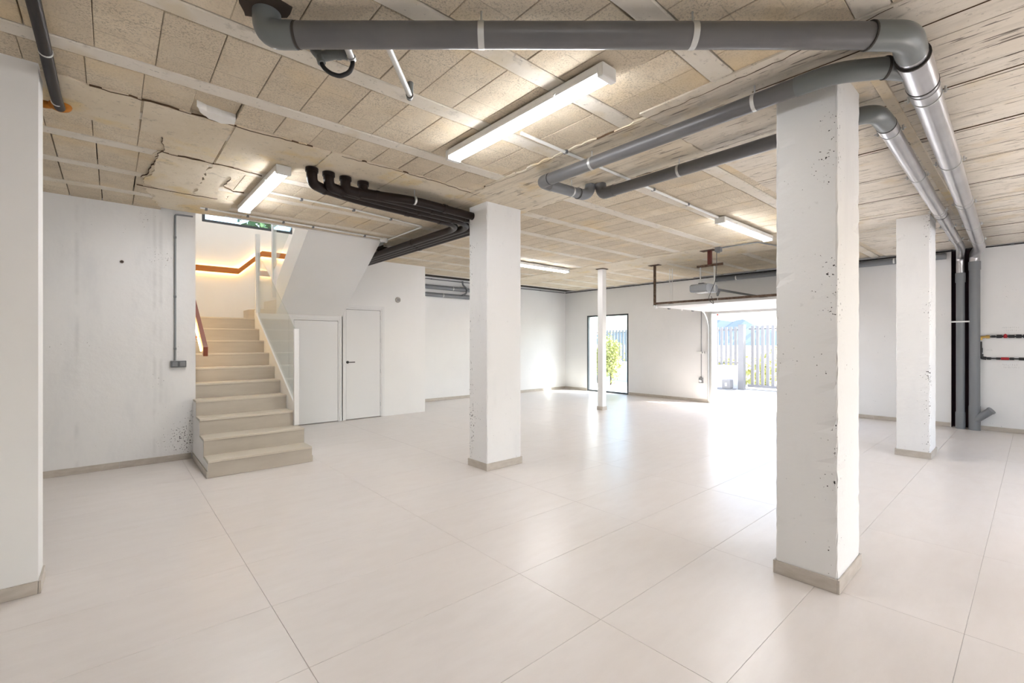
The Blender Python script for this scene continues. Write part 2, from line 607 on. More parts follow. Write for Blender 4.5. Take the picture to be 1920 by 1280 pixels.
# unseen wall behind to the right; its wide opening is added for daylight fill
mb = MB().box(XW - 0.2, 4.6, YW - 0.2, YW, 0, HC + 0.03).box(7.4, XF + 0.25, YW - 0.2, YW, 0, HC + 0.03).box(4.6, 7.4, YW - 0.2, YW, 2.5, HC + 0.03)
struct('wall_right', mb, M['wall'])
# far wall pieces around openings; chase at the pipe stacks
GY0, GY1, GZ = 2.62, 5.157, 2.155      # garage opening
WY0, WY1, WZ = 7.535, 9.015, 2.28      # tall window
CY0, CY1 = 0.68, 0.965                 # pipe chase
mb = MB()
mb.box(XF, XF + 0.25, WY1, YF + 0.2, 0, HC + 0.03)
mb.box(XF, XF + 0.25, WY0, WY1, WZ, HC + 0.03)
mb.box(XF, XF + 0.25, GY1, WY0, 0, HC + 0.03)
mb.box(XF, XF + 0.25, GY0, GY1, GZ, HC + 0.03)
mb.box(XF, XF + 0.25, CY1, GY0, 0, HC + 0.03)
mb.box(XF + 0.17, XF + 0.25, CY0, CY1, 0, HC + 0.03)
mb.box(XF, XF + 0.25, YW, CY0, 0, HC + 0.03)
struct('wall_far', mb, M['far'], 'white painted far wall with garage opening')
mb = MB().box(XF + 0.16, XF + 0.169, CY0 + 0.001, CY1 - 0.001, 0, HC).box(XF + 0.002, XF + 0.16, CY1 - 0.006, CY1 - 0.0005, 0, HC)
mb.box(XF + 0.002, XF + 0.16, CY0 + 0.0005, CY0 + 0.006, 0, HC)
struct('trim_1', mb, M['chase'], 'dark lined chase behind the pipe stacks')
# wall beyond the doors (far left)
struct('wall_back', MB().box(3.45, XF + 0.25, YF, YF + 0.2, 0, HC + 0.03), M['far'], 'white painted wall beyond the doors')
struct('wall_return', MB().box(4.92, 5.02, YD + 0.12, YF, 0, HC + 0.03), M['wall'])
# door wall with holes for two doors
D1 = (2.38, 3.21, 1.889)
D2 = (3.30, 4.042, 2.118)
mb = MB()
mb.box(1.87, D1[0], YD, YD + 0.12, 0, 1.95)
mb.box(D1[0], D1[1], YD, YD + 0.12, D1[2], 1.95)
mb.box(D1[1], 3.25, YD, YD + 0.12, 0, 1.95)
mb.box(3.25, D2[0], YD, YD + 0.12, 0, HC + 0.03)
mb.box(D2[0], D2[1], YD, YD + 0.12, D2[2], HC + 0.03)
mb.box(D2[1], 5.02, YD, YD + 0.12, 0, HC + 0.03)
struct('wall_doors', mb, M['wall'], 'smooth white wall with two flush doors')

# stairwell enclosure
ZT = 5.4
struct('wall_stair_left', MB().box(0.61, 0.81, YL + 0.2, YB, 0, ZT).box(0.61, 0.81, 6.65, YL + 0.2, HC + 0.03, ZT), M['wall'])
WX0, WX1, WZ0, WZ1 = 1.215, 2.71, 3.60, 4.5
mb = MB().box(0.61, WX0, YB, YB + 0.2, 0, ZT).box(WX1, 3.45, YB, YB + 0.2, 0, ZT).box(WX0, WX1, YB, YB + 0.2, 0, WZ0).box(WX0, WX1, YB, YB + 0.2, WZ1, ZT)
struct('wall_stair_back', mb, M['wall'])
mb = MB().box(3.25, 3.45, 6.65, YB, HC + 0.03, ZT).prism([(YD, 1.951), (6.86, HC + 0.03), (YD, HC + 0.03)], 3.20, 3.249, 'x')
mb.box(3.25, 3.45, YD + 0.12, YB, 0, HC + 0.03)
struct('wall_stair_right', mb, M['wall'])
struct('wall_stair_front', MB().box(0.81, 3.25, 6.65, 6.85, HC + 0.22, ZT), M['wall'])
struct('ceiling_stair', MB().box(0.61, 3.45, 6.65, YB + 0.2, ZT, ZT + 0.1), M['wall'])

# baseboards of tile strips
def skirt_run(name, x0, x1, y0, y1, label, h=0.075):
    o = thing(name, label, None, (min(x0, x1), min(y0, y1), 0), None, 'structure')
    L = max(abs(x1 - x0), abs(y1 - y0))
    n = max(1, round(L / 0.62))
    for k in range(n):
        a, b = k / n, (k + 1) / n
        g = 0.0012
        if abs(x1 - x0) > abs(y1 - y0):
            xa, xb = x0 + (x1 - x0) * a + g, x0 + (x1 - x0) * b - g
            MB().bbox(min(xa, xb), max(xa, xb), min(y0, y1), max(y0, y1), 0.001, h, 0.002).build('skirting_tile', M['skirt'], o)
        else:
            ya, yb = y0 + (y1 - y0) * a + g, y0 + (y1 - y0) * b - g
            MB().bbox(min(x0, x1), max(x0, x1), min(ya, yb), max(ya, yb), 0.001, h, 0.002).build('skirting_tile', M['skirt'], o)
    return o
skirt_run('baseboard_left', -1.3, 0.765, YL - 0.011, YL - 0.0005, 'beige tile skirting along the stained left wall')
skirt_run('baseboard_near', -1.4, -0.315, 3.798, 3.8095, 'beige tile skirting under the near white wall end')
skirt_run('baseboard_near_end', -0.3145, -0.303, 3.80, 4.05, 'beige tile skirting on the wall end')
skirt_run('baseboard_back', 5.03, XF - 0.012, YF - 0.012, YF - 0.0005, 'beige tile skirting along the far left wall')
skirt_run('baseboard_far', XF - 0.012, XF - 0.0005, GY1 + 0.06, WY0 - 0.01, 'beige tile skirting between window and garage opening')
skirt_run('baseboard_far_corner', XF - 0.012, XF - 0.0005, WY1 + 0.01, YF - 0.013, 'beige tile skirting left of the tall window')
skirt_run('baseboard_far_right', XF - 0.012, XF - 0.0005, CY1 + 0.01, GY0 - 0.06, 'beige tile skirting right of the garage opening')
skirt_run('baseboard_right', XF - 0.012, XF - 0.0005, -2.0, CY0 - 0.01, 'beige tile skirting right of the pipe stacks')

# ================================================================== CEILING
OX0, OX1, OY0, OY1 = 0.81, 3.25, 6.85, YB     # stair opening
mb = MB()
zt0, zt1 = HC + 0.05, HC + 0.22
mb.box(XW - 0.2, XF + 0.25, YW - 0.2, OY0, zt0, zt1)
mb.box(XW - 0.2, OX0 - 0.2, OY0, YF + 0.2, zt0, zt1)
mb.box(OX1 + 0.2, XF + 0.25, OY0, YF + 0.2, zt0, zt1)
ceil = struct('ceiling', mb, M['backing'], 'raw ceiling of hollow blocks between concrete joists')
JY = [1.26 + 0.737 * k for k in range(-7, 12)]
JW = 0.135
# cast concrete regions (x0, x1, y0, y1)
BANDS = dict(col=(2.885, 3.845, 1.80, 4.60), beam=(XW, 3.0, 3.90, 4.53), far=(7.58, 8.55, 1.80, YF), slab=(2.80, XF, YW, 1.84))
def covered(x, y, m=0.0):
    for a, b, c, d in BANDS.values():
        if a + m < x < b - m and c + m < y < d - m:
            return True
    return OX0 - 0.2 < x < OX1 and y > OY0 or (x < 4.95 and y > YD + 0.05) or (0.31 < x < 0.86 and 4.5 < y < 6.08)
# joists as runs along x
def joist(x0, x1, yc):
    mb = MB()
    n = max(2, int((x1 - x0) / 0.25))
    V = []
    w0 = JW / 2
    for k in range(n + 1):
        x = x0 + (x1 - x0) * k / n
        a, b = w0 + rnd.uniform(-0.004, 0.006), w0 + rnd.uniform(-0.004, 0.006)
        zz = HC - 0.003
        V += [(x, yc - a, HC + 0.049), (x, yc - a, zz + 0.006), (x, yc - a + 0.008, zz), (x, yc + b - 0.008, zz), (x, yc + b, zz + 0.006), (x, yc + b, HC + 0.049)]
    F = []
    for k in range(n):
        for i in range(5):
            F.append((k * 6 + i, k * 6 + i + 1, k * 6 + 7 + i, k * 6 + 6 + i))
    F += [tuple(range(6)), tuple(n * 6 + 5 - i for i in range(6))]
    mb.add(V, F).build('joist', M['joist'], ceil)
for y in JY:
    if y < YW + 0.1 or y > YF - 0.05:
        continue
    segs = [(XW, 2.9)] if y < 1.84 else [(XW, 2.9), (3.83, 7.6), (8.53, XF)]
    if y > 4.55:
        segs = [(XW, 7.6), (8.53, XF)]
    for a, b in segs:
        if y > OY0 - 0.05:
            if a < 0:
                a = OX1 + 0.2 if y < YD else 5.02
        if b - a > 0.3:
            joist(a, b, y)
# hollow blocks
BX = 0.2655
bcache = {}
def block_mesh(L, var):
    k = (round(L, 3), var)
    if k not in bcache:
        g = (0.0010, 0.0018, 0.0034, 0.0065)[var]
        e = 0.003
        a, b = BX / 2 - g, L / 2 - 0.008
        V = [(-a, -b, 0.045), (a, -b, 0.045), (a, b, 0.045), (-a, b, 0.045)]
        V += [(x, y, e) for x, y, _ in V[:4]]
        V += [(-a + e, -b + e, 0), (a - e, -b + e, 0), (a - e, b - e, 0), (-a + e, b - e, 0)]
        F = [(11, 10, 9, 8)]
        for lo in (0, 4):
            for i in range(4):
                j = (i + 1) % 4
                F.append((lo + i, lo + 4 + i, lo + 4 + j, lo + j))
        bcache[k] = MB().add(V, F).mesh('ceiling_block', M['block'])
    return bcache[k]
blocks = []
rim = []
fwd = Vector((math.sin(R(PHI)), math.cos(R(PHI)), 0))
rgt = Vector((math.cos(R(PHI)), -math.sin(R(PHI)), 0))
for r_i in range(len(JY) - 1):
    ya, yb = JY[r_i] + JW / 2, JY[r_i + 1] - JW / 2
    if ya < YW or ya > YF - 0.05:
        continue
    L, yc = yb - ya, (ya + yb) / 2
    if yb > YF:
        L, yc = YF - ya, (YF + ya) / 2
    ph = 0.715 - BX * 8 + rnd.uniform(-0.02, 0.02)
    if r_i == 10: ph = 0.715 - BX * 8 - 0.03
    k = -12
    while True:
        x = ph + (k + 0.5) * BX
        k += 1
        if x > XF - BX / 2: break
        if x < XW + BX / 2: continue
        if covered(x, yc, -0.02) and covered(x - BX / 2, yc) and covered(x + BX / 2, yc) and covered(x, yc - L / 2 + 0.02) and covered(x, yc + L / 2 - 0.02):
            continue
        if OX0 - 0.25 < x < OX1 + 0.25 and yc + L / 2 > OY0 + 0.02:
            if ya < OY0 - 0.2:
                rim.append((x, ya, 6.795))
            continue
        if x < 5.0 and yc > YD: continue
        d = fwd.x * x + fwd.y * yc
        q = rgt.x * x + rgt.y * yc
        vis = d > 1.9 and abs(q / d) < 1.20 and not (x < -0.62 and yc > 3.6)
        blocks.append((d if vis else 99 + d, x, yc, L))
blocks.sort()
rest = MB()
for i, (d, x, y, L) in enumerate(blocks):
    hole = abs(x - 0.56) < 0.12 and 3.5 < y < 3.9
    z = HC + rnd.uniform(-0.0015, 0.002)
    if i < 299 - len(rim) and d < 90:
        o = inst('ceiling_block', block_mesh(L, rnd.choice((0, 1, 2, 3)) if d > 3.6 else rnd.choice((0, 1, 1, 2))), (x, y, z), ceil, (0, 0, rnd.uniform(-0.004, 0.004)))
        if hole:
            o.location.z += 0.028
            o['label'] = 'broken recessed ceiling block'
    else:
        g = rnd.choice((0.001, 0.004, 0.008))
        rest.box(x - BX / 2 + g, x + BX / 2 - g, y - L / 2 + 0.008, y + L / 2 - 0.008, z, z + 0.04)
for x, a, b in rim:
    inst('ceiling_block', block_mesh(b - a, 0), (x, (a + b) / 2, HC), ceil)
tag(rest.build('ceiling_block_field', M['block'], ceil), kind='stuff')
# cast bands with ragged edges
zb = HC - 0.012
def cast(poly, z0, seed, mat='band', name='concrete_band', step=0.05, amp=0.02, skip=()):
    return MB().prism(jag(poly, step, amp, seed, skip), z0, HC + 0.049).build(name, M[mat], ceil)
M['crack_shade'] = plain('brown_crack_shade', (0.10, 0.06, 0.03), 0.95)
def crack_shade(pts, seed, wmax=0.006, step=0.05, amp=0.012):  # dark-coloured strips: cracks together with the shade along plaster edges
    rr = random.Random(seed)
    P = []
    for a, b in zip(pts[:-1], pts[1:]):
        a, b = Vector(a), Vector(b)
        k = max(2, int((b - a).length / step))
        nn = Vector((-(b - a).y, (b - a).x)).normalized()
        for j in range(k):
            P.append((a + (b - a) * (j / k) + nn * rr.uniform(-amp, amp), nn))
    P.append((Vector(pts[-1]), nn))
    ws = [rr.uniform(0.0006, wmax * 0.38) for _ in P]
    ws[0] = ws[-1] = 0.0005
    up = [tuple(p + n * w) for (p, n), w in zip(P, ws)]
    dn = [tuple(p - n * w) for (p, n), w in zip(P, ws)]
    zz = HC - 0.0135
    MB().prism(up + dn[::-1], zz, zz + 0.013).build('crack_shade', M['crack_shade'], ceil)
crack_shade([(2.90, 3.75), (2.93, 3.3), (2.89, 2.5), (2.90, 1.9), (2.88, 1.25), (2.86, 0.85), (2.82, 0.45)], 61, 0.005)
crack_shade([(3.80, 3.6), (3.83, 2.9), (3.82, 2.2)], 62, 0.003)
crack_shade([(-0.10, 3.90), (0.3, 3.90), (0.70, 3.92), (1.25, 3.91)], 63, 0.004)
crack_shade([(1.5, 3.94), (2.0, 3.92), (2.5, 3.95), (3.0, 4.0)], 64, 0.003)
crack_shade([(0.30, 4.52), (0.34, 4.77), (0.29, 5.02)], 65, 0.006)
crack_shade([(0.30, 5.02), (0.27, 5.55), (0.22, 5.72)], 66, 0.005)
crack_shade([(0.33, 4.86), (0.75, 4.86), (1.1, 4.92)], 67, 0.004)
crack_shade([(0.20, 6.02), (0.55, 6.05), (0.9, 6.03)], 68, 0.004)
crack_shade([(0.88, 5.15), (0.88, 5.5), (0.98, 5.62), (1.08, 5.60)], 69, 0.004)
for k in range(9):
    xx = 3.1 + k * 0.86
    crack_shade([(xx, -0.8 + 0.3 * (k % 3)), (xx + 0.01, 0.5), (xx, 1.2 + 0.2 * (k % 3))], 70 + k, 0.0035, 0.12, 0.003)
cast([(2.885, 1.83), (3.845, 1.83), (3.845, 4.58), (2.90, 4.58)], zb, 3, 'bandg')
cast([(XW, 3.90), (0.155, 3.90), (0.155, 4.50), (XW, 4.50)], zb + 0.004, 4, skip=(1,))
cast([(0.17, 3.90), (0.69, 3.90), (0.69, 4.84), (0.33, 4.84), (0.31, 4.50), (0.17, 4.50)], zb + 0.003, 5, skip=(1, 5))
cast([(0.705, 3.90), (1.40, 3.92), (1.40, 4.53), (1.0, 4.84), (0.705, 4.84)], zb + 0.004, 6, skip=(4,))
cast([(1.41, 3.92), (2.10, 3.93), (2.10, 4.56), (1.41, 4.54)], zb + 0.002, 8, skip=(1, 3))
cast([(2.11, 3.93), (2.95, 3.93), (2.95, 4.58), (2.11, 4.57)], zb + 0.004, 9, skip=(1, 3))
cast([(0.30, 4.86), (0.69, 4.86), (0.67, 6.06), (0.42, 6.08), (0.25, 5.92), (0.30, 5.55)], zb + 0.004, 10)
cast([(0.70, 4.86), (1.0, 4.86), (0.90, 5.35), (0.86, 5.70), (1.02, 5.72), (0.95, 6.06), (0.69, 6.06)], zb + 0.006, 11)
cast([(0.25, 6.03), (1.05, 6.02), (1.10, 6.84), (0.45, 6.86)], zb + 0.005, 12)
cast([(7.58, 1.83), (8.55, 1.83), (8.55, YF), (7.60, YF)], zb + 0.004, 13)
# board-marked slab: boards along y
xs = [2.80]
while xs[-1] < XF - 0.3:
    xs.append(xs[-1] + rnd.choice((0.20, 0.22, 0.27, 0.30)))
xs[-1] = XF
for a, b in zip(xs[:-1], xs[1:]):
    cuts = [YW, rnd.uniform(-1.6, -1.2), 1.84]
    for c, d in zip(cuts[:-1], cuts[1:]):
        dz = rnd.uniform(-0.003, 0.003)
        g = rnd.choice((0.0006, 0.0012, 0.003))
        poly = [(a + g, c + 0.001), (b - g, c + 0.001), (b - g, d - 0.001), (a + g, d - 0.001)]
        MB().prism(poly, zb + 0.004 + dz, HC + 0.049).build('ceiling_board', M['board'], ceil)
MB().bbox(3.45, 7.95, 0.605, 0.665, zb - 0.012, zb + 0.006, 0.004).build('seam_strip', M['band'], ceil)
# loose render at the far end of the stair edge, white foam in the broken block
MB().prism(jag([(0.44, 3.745), (0.50, 3.775), (0.68, 3.80), (0.685, 3.875), (0.61, 3.925), (0.53, 3.90), (0.47, 3.83)], 0.03, 0.008, 21), HC - 0.016, HC + 0.03).build('white_foam_patch', M['pwhite'], ceil)
# dark broken hole where the grey pipe goes up
MB().prism(jag([(0.45, 2.46), (0.50, 2.57), (0.56, 2.54), (0.66, 2.45), (0.66, 2.36), (0.50, 2.34)], 0.04, 0.01, 22), HC - 0.006, HC - 0.001).build('broken_hole', M['backing'], ceil)

struct('trim_2', MB().box(OX0, OX1 - 0.001, 6.80, 6.849, HC - 0.006, HC + 0.219), M['wall'], 'white plastered slab edge above the stairs')

# ================================================================== COLUMNS
def column(name, label, x0, x1, y0, y1, mat, seed, chip=0.007):
    rr = random.Random(seed)
    th = thing(name, label, 'column', ((x0 + x1) / 2, (y0 + y1) / 2, 0), 'concrete columns')
    ring_pts = []
    e = 0.010
    cs = [(x0, y0, 1, 1), (x1, y0, -1, 1), (x1, y1, -1, -1), (x0, y1, 1, -1)]
    per = []
    for i, (cx, cy, sx, sy) in enumerate(cs):
        a, b = (cx, cy + sy * e, 1), (cx + sx * e, cy, 1)
        m = (cx + sx * e * 0.3, cy + sy * e * 0.3, 2)
        per += [a, m, b] if i in (0, 2) else [b, m, a]
        nx, ny = cs[(i + 1) % 4][:2]
        for w in (0.33, 0.66):
            per.append((cx + (nx - cx) * w, cy + (ny - cy) * w, 0))
    nz = 70
    V, F = [], []
    ccx, ccy = (x0 + x1) / 2, (y0 + y1) / 2
    for k in range(nz + 1):
        z = HC * k / nz
        for (x, y, ty) in per:
            j = 0
            if ty and 0 < k < nz:
                j = rr.uniform(0, chip * 0.35)
                if rr.random() < 0.12: j += rr.uniform(0, chip)
            sx = 1 if x < ccx else -1
            sy = 1 if y < ccy else -1
            V.append((x + sx * j * (ty > 0), y + sy * j * (ty > 0), z))
    n = len(per)
    for k in range(nz):
        for i in range(n):
            a, b = k * n + i, k * n + (i + 1) % n
            F.append((a, b, b + n, a + n))
    F.append(tuple(nz * n + i for i in range(n)))
    MB().add(V, F).build('shaft', mat, th)
    g = 0.011
    h = 0.082
    for (a, b, c, d) in ((x0 - g, x1 + g, y0 - g, y0 - 0.0005), (x0 - g, x1 + g, y1 + 0.0005, y1 + g), (x0 - g, x0 - 0.0005, y0, y1), (x1 + 0.0005, x1 + g, y0, y1)):
        MB().bbox(a, b, c, d, 0.001, h, 0.002).build('skirting_tile', M['skirt'], th)
    return th
column('concrete_column', 'white concrete column beside the bundle of brown pipes', 3.213, 3.735, 4.10, 4.445, M['col1'], 1)
column('concrete_column', 'large pitted white concrete column under the grey drain pipe, nearest', 3.165, 3.665, 0.755, 1.085, M['col2'], 2, 0.010)
column('concrete_column', 'white concrete column beside the vertical pipe stacks on the right', 7.69, 8.185, 0.868, 1.20, M['col3'], 3)
th = thing('steel_post', 'slim square white post in front of the tall window', 'column', (8.04, 6.215, 0))
MB().bbox(7.975, 8.105, 6.15, 6.28, 0, HC - 0.012, 0.004).build('shaft', M['white'], th)
MB().bbox(7.945, 8.135, 6.12, 6.31, HC - 0.024, HC - 0.010, 0.002).build('head_plate', M['rust'], th)
for (a, b, c, d) in ((7.963, 8.117, 6.138, 6.1495), (7.963, 8.117, 6.2805, 6.292), (7.963, 7.9745, 6.15, 6.28), (8.1055, 8.117, 6.15, 6.28)):
    MB().bbox(a, b, c, d, 0.001, 0.08, 0.002).build('skirting_tile', M['skirt'], th)

# ================================================================== STAIRCASE
SX0, SX1, SY, SG, SR = 0.785, 1.81, 5.835, 0.3045, 0.1864
stair = thing('staircase', 'beige tiled staircase rising behind the left wall', 'staircase', (1.3, 5.84, 0))
# white body, stepped profile
prof = [(SY + 0.012, 0.0)]
for i in range(10):
    prof += [(SY + 0.012 + i * SG, (i + 1) * SR - 0.03), (SY + 0.012 + (i + 1) * SG, (i + 1) * SR - 0.03)]
prof = prof[:-1] + [(YB - 0.003, 10 * SR - 0.03), (YB - 0.003, 1.5), (YL + 0.3, 0.0)]
front = [q for q in prof]
MB().prism(front, 0.815, SX1 + 0.045, 'x').build('body', M['wall'], stair)
pl = [(SY + 0.012, 0.001)]
for i in range(4):
    pl += [(SY + 0.012 + i * SG, (i + 1) * SR - 0.03), (min(YL - 0.001, SY + 0.012 + (i + 1) * SG), (i + 1) * SR - 0.03)]
pl += [(YL - 0.001, 0.001)]
MB().prism(pl, SX0 - 0.002, 0.8145, 'x').build('side_panel', M['wall'], stair)
for i in range(10):
    y = SY + i * SG
    z = (i + 1) * SR
    xa = SX0 if y < YL - 0.2 else 0.8115
    SX1 = 1.81 if i > 1 else 1.8565
    y1 = y + SG + 0.012 if i < 9 else YB - 0.003
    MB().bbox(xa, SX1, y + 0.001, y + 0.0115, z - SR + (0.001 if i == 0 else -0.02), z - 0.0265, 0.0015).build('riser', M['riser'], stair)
    if i < 9 and y1 > YL and xa < 0.8:
        tr = MB().prism([(xa, y - 0.006), (SX1, y - 0.006), (SX1, y1), (0.8115, y1), (0.8115, YL - 0.001), (xa, YL - 0.001)], z - 0.024, z).build('tread', M['stair'], stair)
    else:
        tr = MB().bbox(xa, SX1, y - 0.006, y1, z - 0.024, z, 0.003).build('tread', M['stair'], stair)
    MB().box(xa + 0.001, SX1 - 0.001, y - 0.0045, y - 0.0005, z - 0.0275, z - 0.0235).build('edge_trim', M['nosing'], tr)
MB().bbox(SX0 - 0.013, SX0 - 0.0025, SY + 0.005, YL - 0.012, 0.001, 0.075, 0.002).build('skirting_tile', M['skirt'], stair)
SX1 = 1.81
MB().bbox(SX1 + 0.047, SX1 + 0.057, SY + 0.005, YD - 0.002, 0.001, 0.075, 0.002).build('skirting_tile', M['skirt'], stair)
MB().prism([(6.42, 0.40), (6.42, 0.66), (8.60, 2.00), (8.60, 1.6), (7.2, 0.4)], SX1 + 0.001, SX1 + 0.044, 'x').build('curb', M['white'], stair)
# landing, winders and the upper flight with its sloping soffit
MB().box(1.87, 3.2, YD + 0.121, YB - 0.003, 1.70, 10 * SR - 0.0001).build('landing', M['wall'], stair)
MB().prism([(1.86, YB - 0.004), (1.86, 9.30), (2.15, 8.70), (3.19, 8.70), (3.19, YB - 0.004)], 10 * SR + 0.001, 11 * SR).build('winder_step', M['stair'], stair)
MB().prism([(2.20, YB - 0.004), (2.28, 8.72), (3.19, 8.72), (3.19, YB - 0.004)], 11 * SR + 0.001, 12 * SR).build('winder_step', M['stair'], stair)
MB().prism([(2.55, YB - 0.004), (2.50, 8.74), (3.19, 8.74), (3.19, YB - 0.004)], 12 * SR + 0.001, 13 * SR).build('winder_step', M['stair'], stair)
sof = [(YD - 0.001, 1.951), (6.858, HC + 0.0), (6.858, HC + 0.55), (YD - 0.001, 2.50)]
MB().prism(sof, 2.13, 3.199, 'x').build('soffit', M['wall'], stair)

# glass balustrades
bal = thing('glass_balustrade', 'clear glass balustrade with white posts beside the lower stair flight', 'balustrade', (1.83, 6.42, 0.37))
MB().bbox(1.805, 1.862, 6.375, 6.419, 0.374, 1.635, 0.003).build('post', M['white'], bal)
MB().bbox(1.795, 1.856, 8.42, 8.48, 1.95, 3.24, 0.003).build('post', M['white'], bal)
MB().prism([(6.425, 0.67), (6.425, 1.63), (8.415, 2.93), (8.415, 1.90)], 1.824, 1.836, 'x').build('glass_pane', M['glass'], bal)
bal = thing('glass_balustrade', 'upper glass balustrade with a white post under the high stair window', 'balustrade', (2.14, 8.6, 2.4))
MB().bbox(2.10, 2.17, 8.68, 8.74, 12 * SR + 0.002, 3.62, 0.003).build('post', M['white'], bal)
MB().prism([(8.675, 2.55), (8.675, 2.70), (7.72, 3.20), (7.0, 3.60), (7.0, 3.62), (8.675, 3.55)], 2.112, 2.124, 'x').build('glass_pane', M['glass'], bal)

# handrails
def rail_poly(pts, h, y0, y1):
    up = [(x, z + h / 2) for x, z in pts]
    dn = [(x, z - h / 2) for x, z in reversed(pts)]
    return MB().prism(up + dn, y0, y1, 'y')
hr = thing('wooden_handrail', 'orange wooden handrail with warm light strip on the stairwell back wall', 'handrail', (0.82, YB, 2.7))
pts = [(0.815, 2.765), (1.765, 2.765), (2.15, 3.135), (2.66, 3.135)]
rail_poly(pts, 0.10, YB - 0.10, YB - 0.045).build('rail', M['wood'], hr)
rail_poly([(x, z) for x, z in pts], 0.05, YB - 0.044, YB - 0.022).build('light_strip', M['led'], hr)
rail_poly(pts, 0.02, YB - 0.021, YB - 0.0005).build('backing_batten', M['white'], hr)
hr = thing('wooden_handrail', 'red-brown wooden handrail end at the foot of the stairs', 'handrail', (0.88, 6.9, 1.2))
sl = 0.612
MB().prism([(6.88, 1.285), (6.88, 1.40), (6.93, 1.435), (8.9, 1.435 + sl * 1.97), (8.9, 1.33 + sl * 1.97), (6.93, 1.30)], 0.875, 0.925, 'x').build('rail', M['redwood'], hr)
MB().prism([(7.02, 1.345), (7.02, 1.375), (8.9, 1.375 + sl * 1.88), (8.9, 1.345 + sl * 1.88)], 0.862, 0.8745, 'x').build('light_strip', M['led'], hr)
for y in (7.3, 8.1):
    z = 1.38 + sl * (y - 6.93) - 0.06
    MB().bbox(0.8105, 0.8745, y - 0.02, y + 0.02, z - 0.03, z - 0.005, 0.003).build('bracket', M['redwood'], hr)

# stairwell window
w1 = thing('window_1', 'dark framed high window in the stairwell', None, (WX0, YB + 0.05, WZ0), None, 'structure')
f = 0.05
for a, b, c, d in ((WX0, WX1, WZ0, WZ0 + f), (WX0, WX1, WZ1 - f, WZ1), (WX0, WX0 + f, WZ0 + f, WZ1 - f), (WX1 - f, WX1, WZ0 + f, WZ1 - f)):
    MB().bbox(a, b, YB + 0.01, YB + 0.07, c, d, 0.003).build('frame_bar', M['alu'], w1)
MB().box(WX0 + f, WX1 - f, YB + 0.035, YB + 0.045, WZ0 + f, WZ1 - f).build('pane', M['wglass'], w1)
gl = thing('fill_globe', 'unseen round fill lamp added above the stairs', 'lamp', (1.7, 8.0, 5.0))  # added out of view to brighten the stairwell
MB().sphere((1.7, 8.0, 5.1), 0.13).build('globe', M['globe'], gl, True)
MB().tube([(1.7, 8.0, 5.22), (1.7, 8.0, ZT)], 0.03, 12).build('stem', M['white'], gl)

# ================================================================== DOORS
def door(name, label, x0, x1, zt, handle):
    d = thing(name, label, None, (x0, YD, 0), None, 'structure')
    j = 0.028
    for a, b, c, e in ((x0 + 0.0005, x0 + j, 0.002, zt - 0.001), (x1 - j, x1 - 0.0005, 0.002, zt - 0.001), (x0 + j, x1 - j, zt - j, zt - 0.001)):
        MB().box(a, b, YD + 0.001, YD + 0.10, c, e).build('jamb', M['doorw'], d)
    lf = MB().bbox(x0 + j + 0.003, x1 - j - 0.007, YD + 0.002, YD + 0.042, 0.012, zt - j - 0.007, 0.002).build('leaf', M['doorw'], d)
    w = 0.055
    for a, b, c, e in ((x0 - w, x0 - 0.001, 0.002, zt + w), (x1 + 0.001, x1 + w, 0.002, zt + w), (x0 - 0.001, x1 + 0.001, zt + 0.0005, zt + w)):
        MB().bbox(a, b, YD - 0.006, YD - 0.0005, c, e, 0.0015).build('casing', M['doorw'], d)
    if handle:
        hx, hz = 3.355, 1.09
        h = MB().tube([(hx, YD + 0.002, hz), (hx, YD - 0.008, hz)], 0.026, 18).build('handle', M['handle'], lf, True)
        h['label'] = 'black lever handle'
        MB().tube([(hx, YD - 0.008, hz), (hx, YD - 0.045, hz), (hx + 0.125, YD - 0.045, hz)], 0.0085, 10, 0.012).build('lever', M['handle'], h, True)
        for z in (0.25, 0.9, 1.5, 1.95):
            MB().tube([(x1 - j - 0.002, YD - 0.002, z - 0.04), (x1 - j - 0.002, YD - 0.002, z + 0.04)], 0.007, 8).build('hinge', M['galv'], d)
    return d
door('door_1', 'low flush white cupboard door under the stairs', *D1, False)
door('door_2', 'flush white door with black lever handle', *D2, True)
v = thing('wall_vent', 'small round grey vent high on the white door wall', 'vent', (4.388, YD, 2.326))
MB().tube([(4.388, YD - 0.0005, 2.326), (4.388, YD - 0.018, 2.326), (4.388, YD - 0.028, 2.326)], [0.058, 0.056, 0.044], 24).build('cover', plain('vent_grey', (0.50, 0.47, 0.43), 0.6), v, True)
for k in (-1, 0, 1):
    MB().box(4.388 - 0.034, 4.388 + 0.034, YD - 0.031, YD - 0.0285, 2.326 + k * 0.02 - 0.005, 2.326 + k * 0.02 + 0.005).build('slot', M['dgrey'], v)

# tall window in the far wall
w2 = thing('window_2', 'tall dark framed glazed door in the far wall', None, (XF, WY0, 0), None, 'structure')
f = 0.045
for a, b, c, d in ((WY0, WY1, 0.0, f), (WY0, WY1, WZ - f, WZ), (WY0, WY0 + f, f, WZ - f), (WY1 - f, WY1, f, WZ - f)):
    MB().bbox(XF - 0.006, XF + 0.07, a + 0.0005, b - 0.0005, c + 0.001, d - 0.0005, 0.003).build('frame_bar', M['alu'], w2)
MB().box(XF + 0.03, XF + 0.04, WY0 + f, WY1 - f, f, WZ - f).build('pane', M['wglass'], w2)
w3 = thing('fill_window', 'unseen wide opening behind to the right, added for daylight fill', None, (4.6, YW, 0), None, 'structure')  # frame of the added opening, never in view, that lets in extra daylight
for a in (4.6, 5.97, 7.34):
    MB().box(a, a + 0.06, YW - 0.13, YW - 0.07, 0.06, 2.44).build('frame_bar', M['alu'], w3)
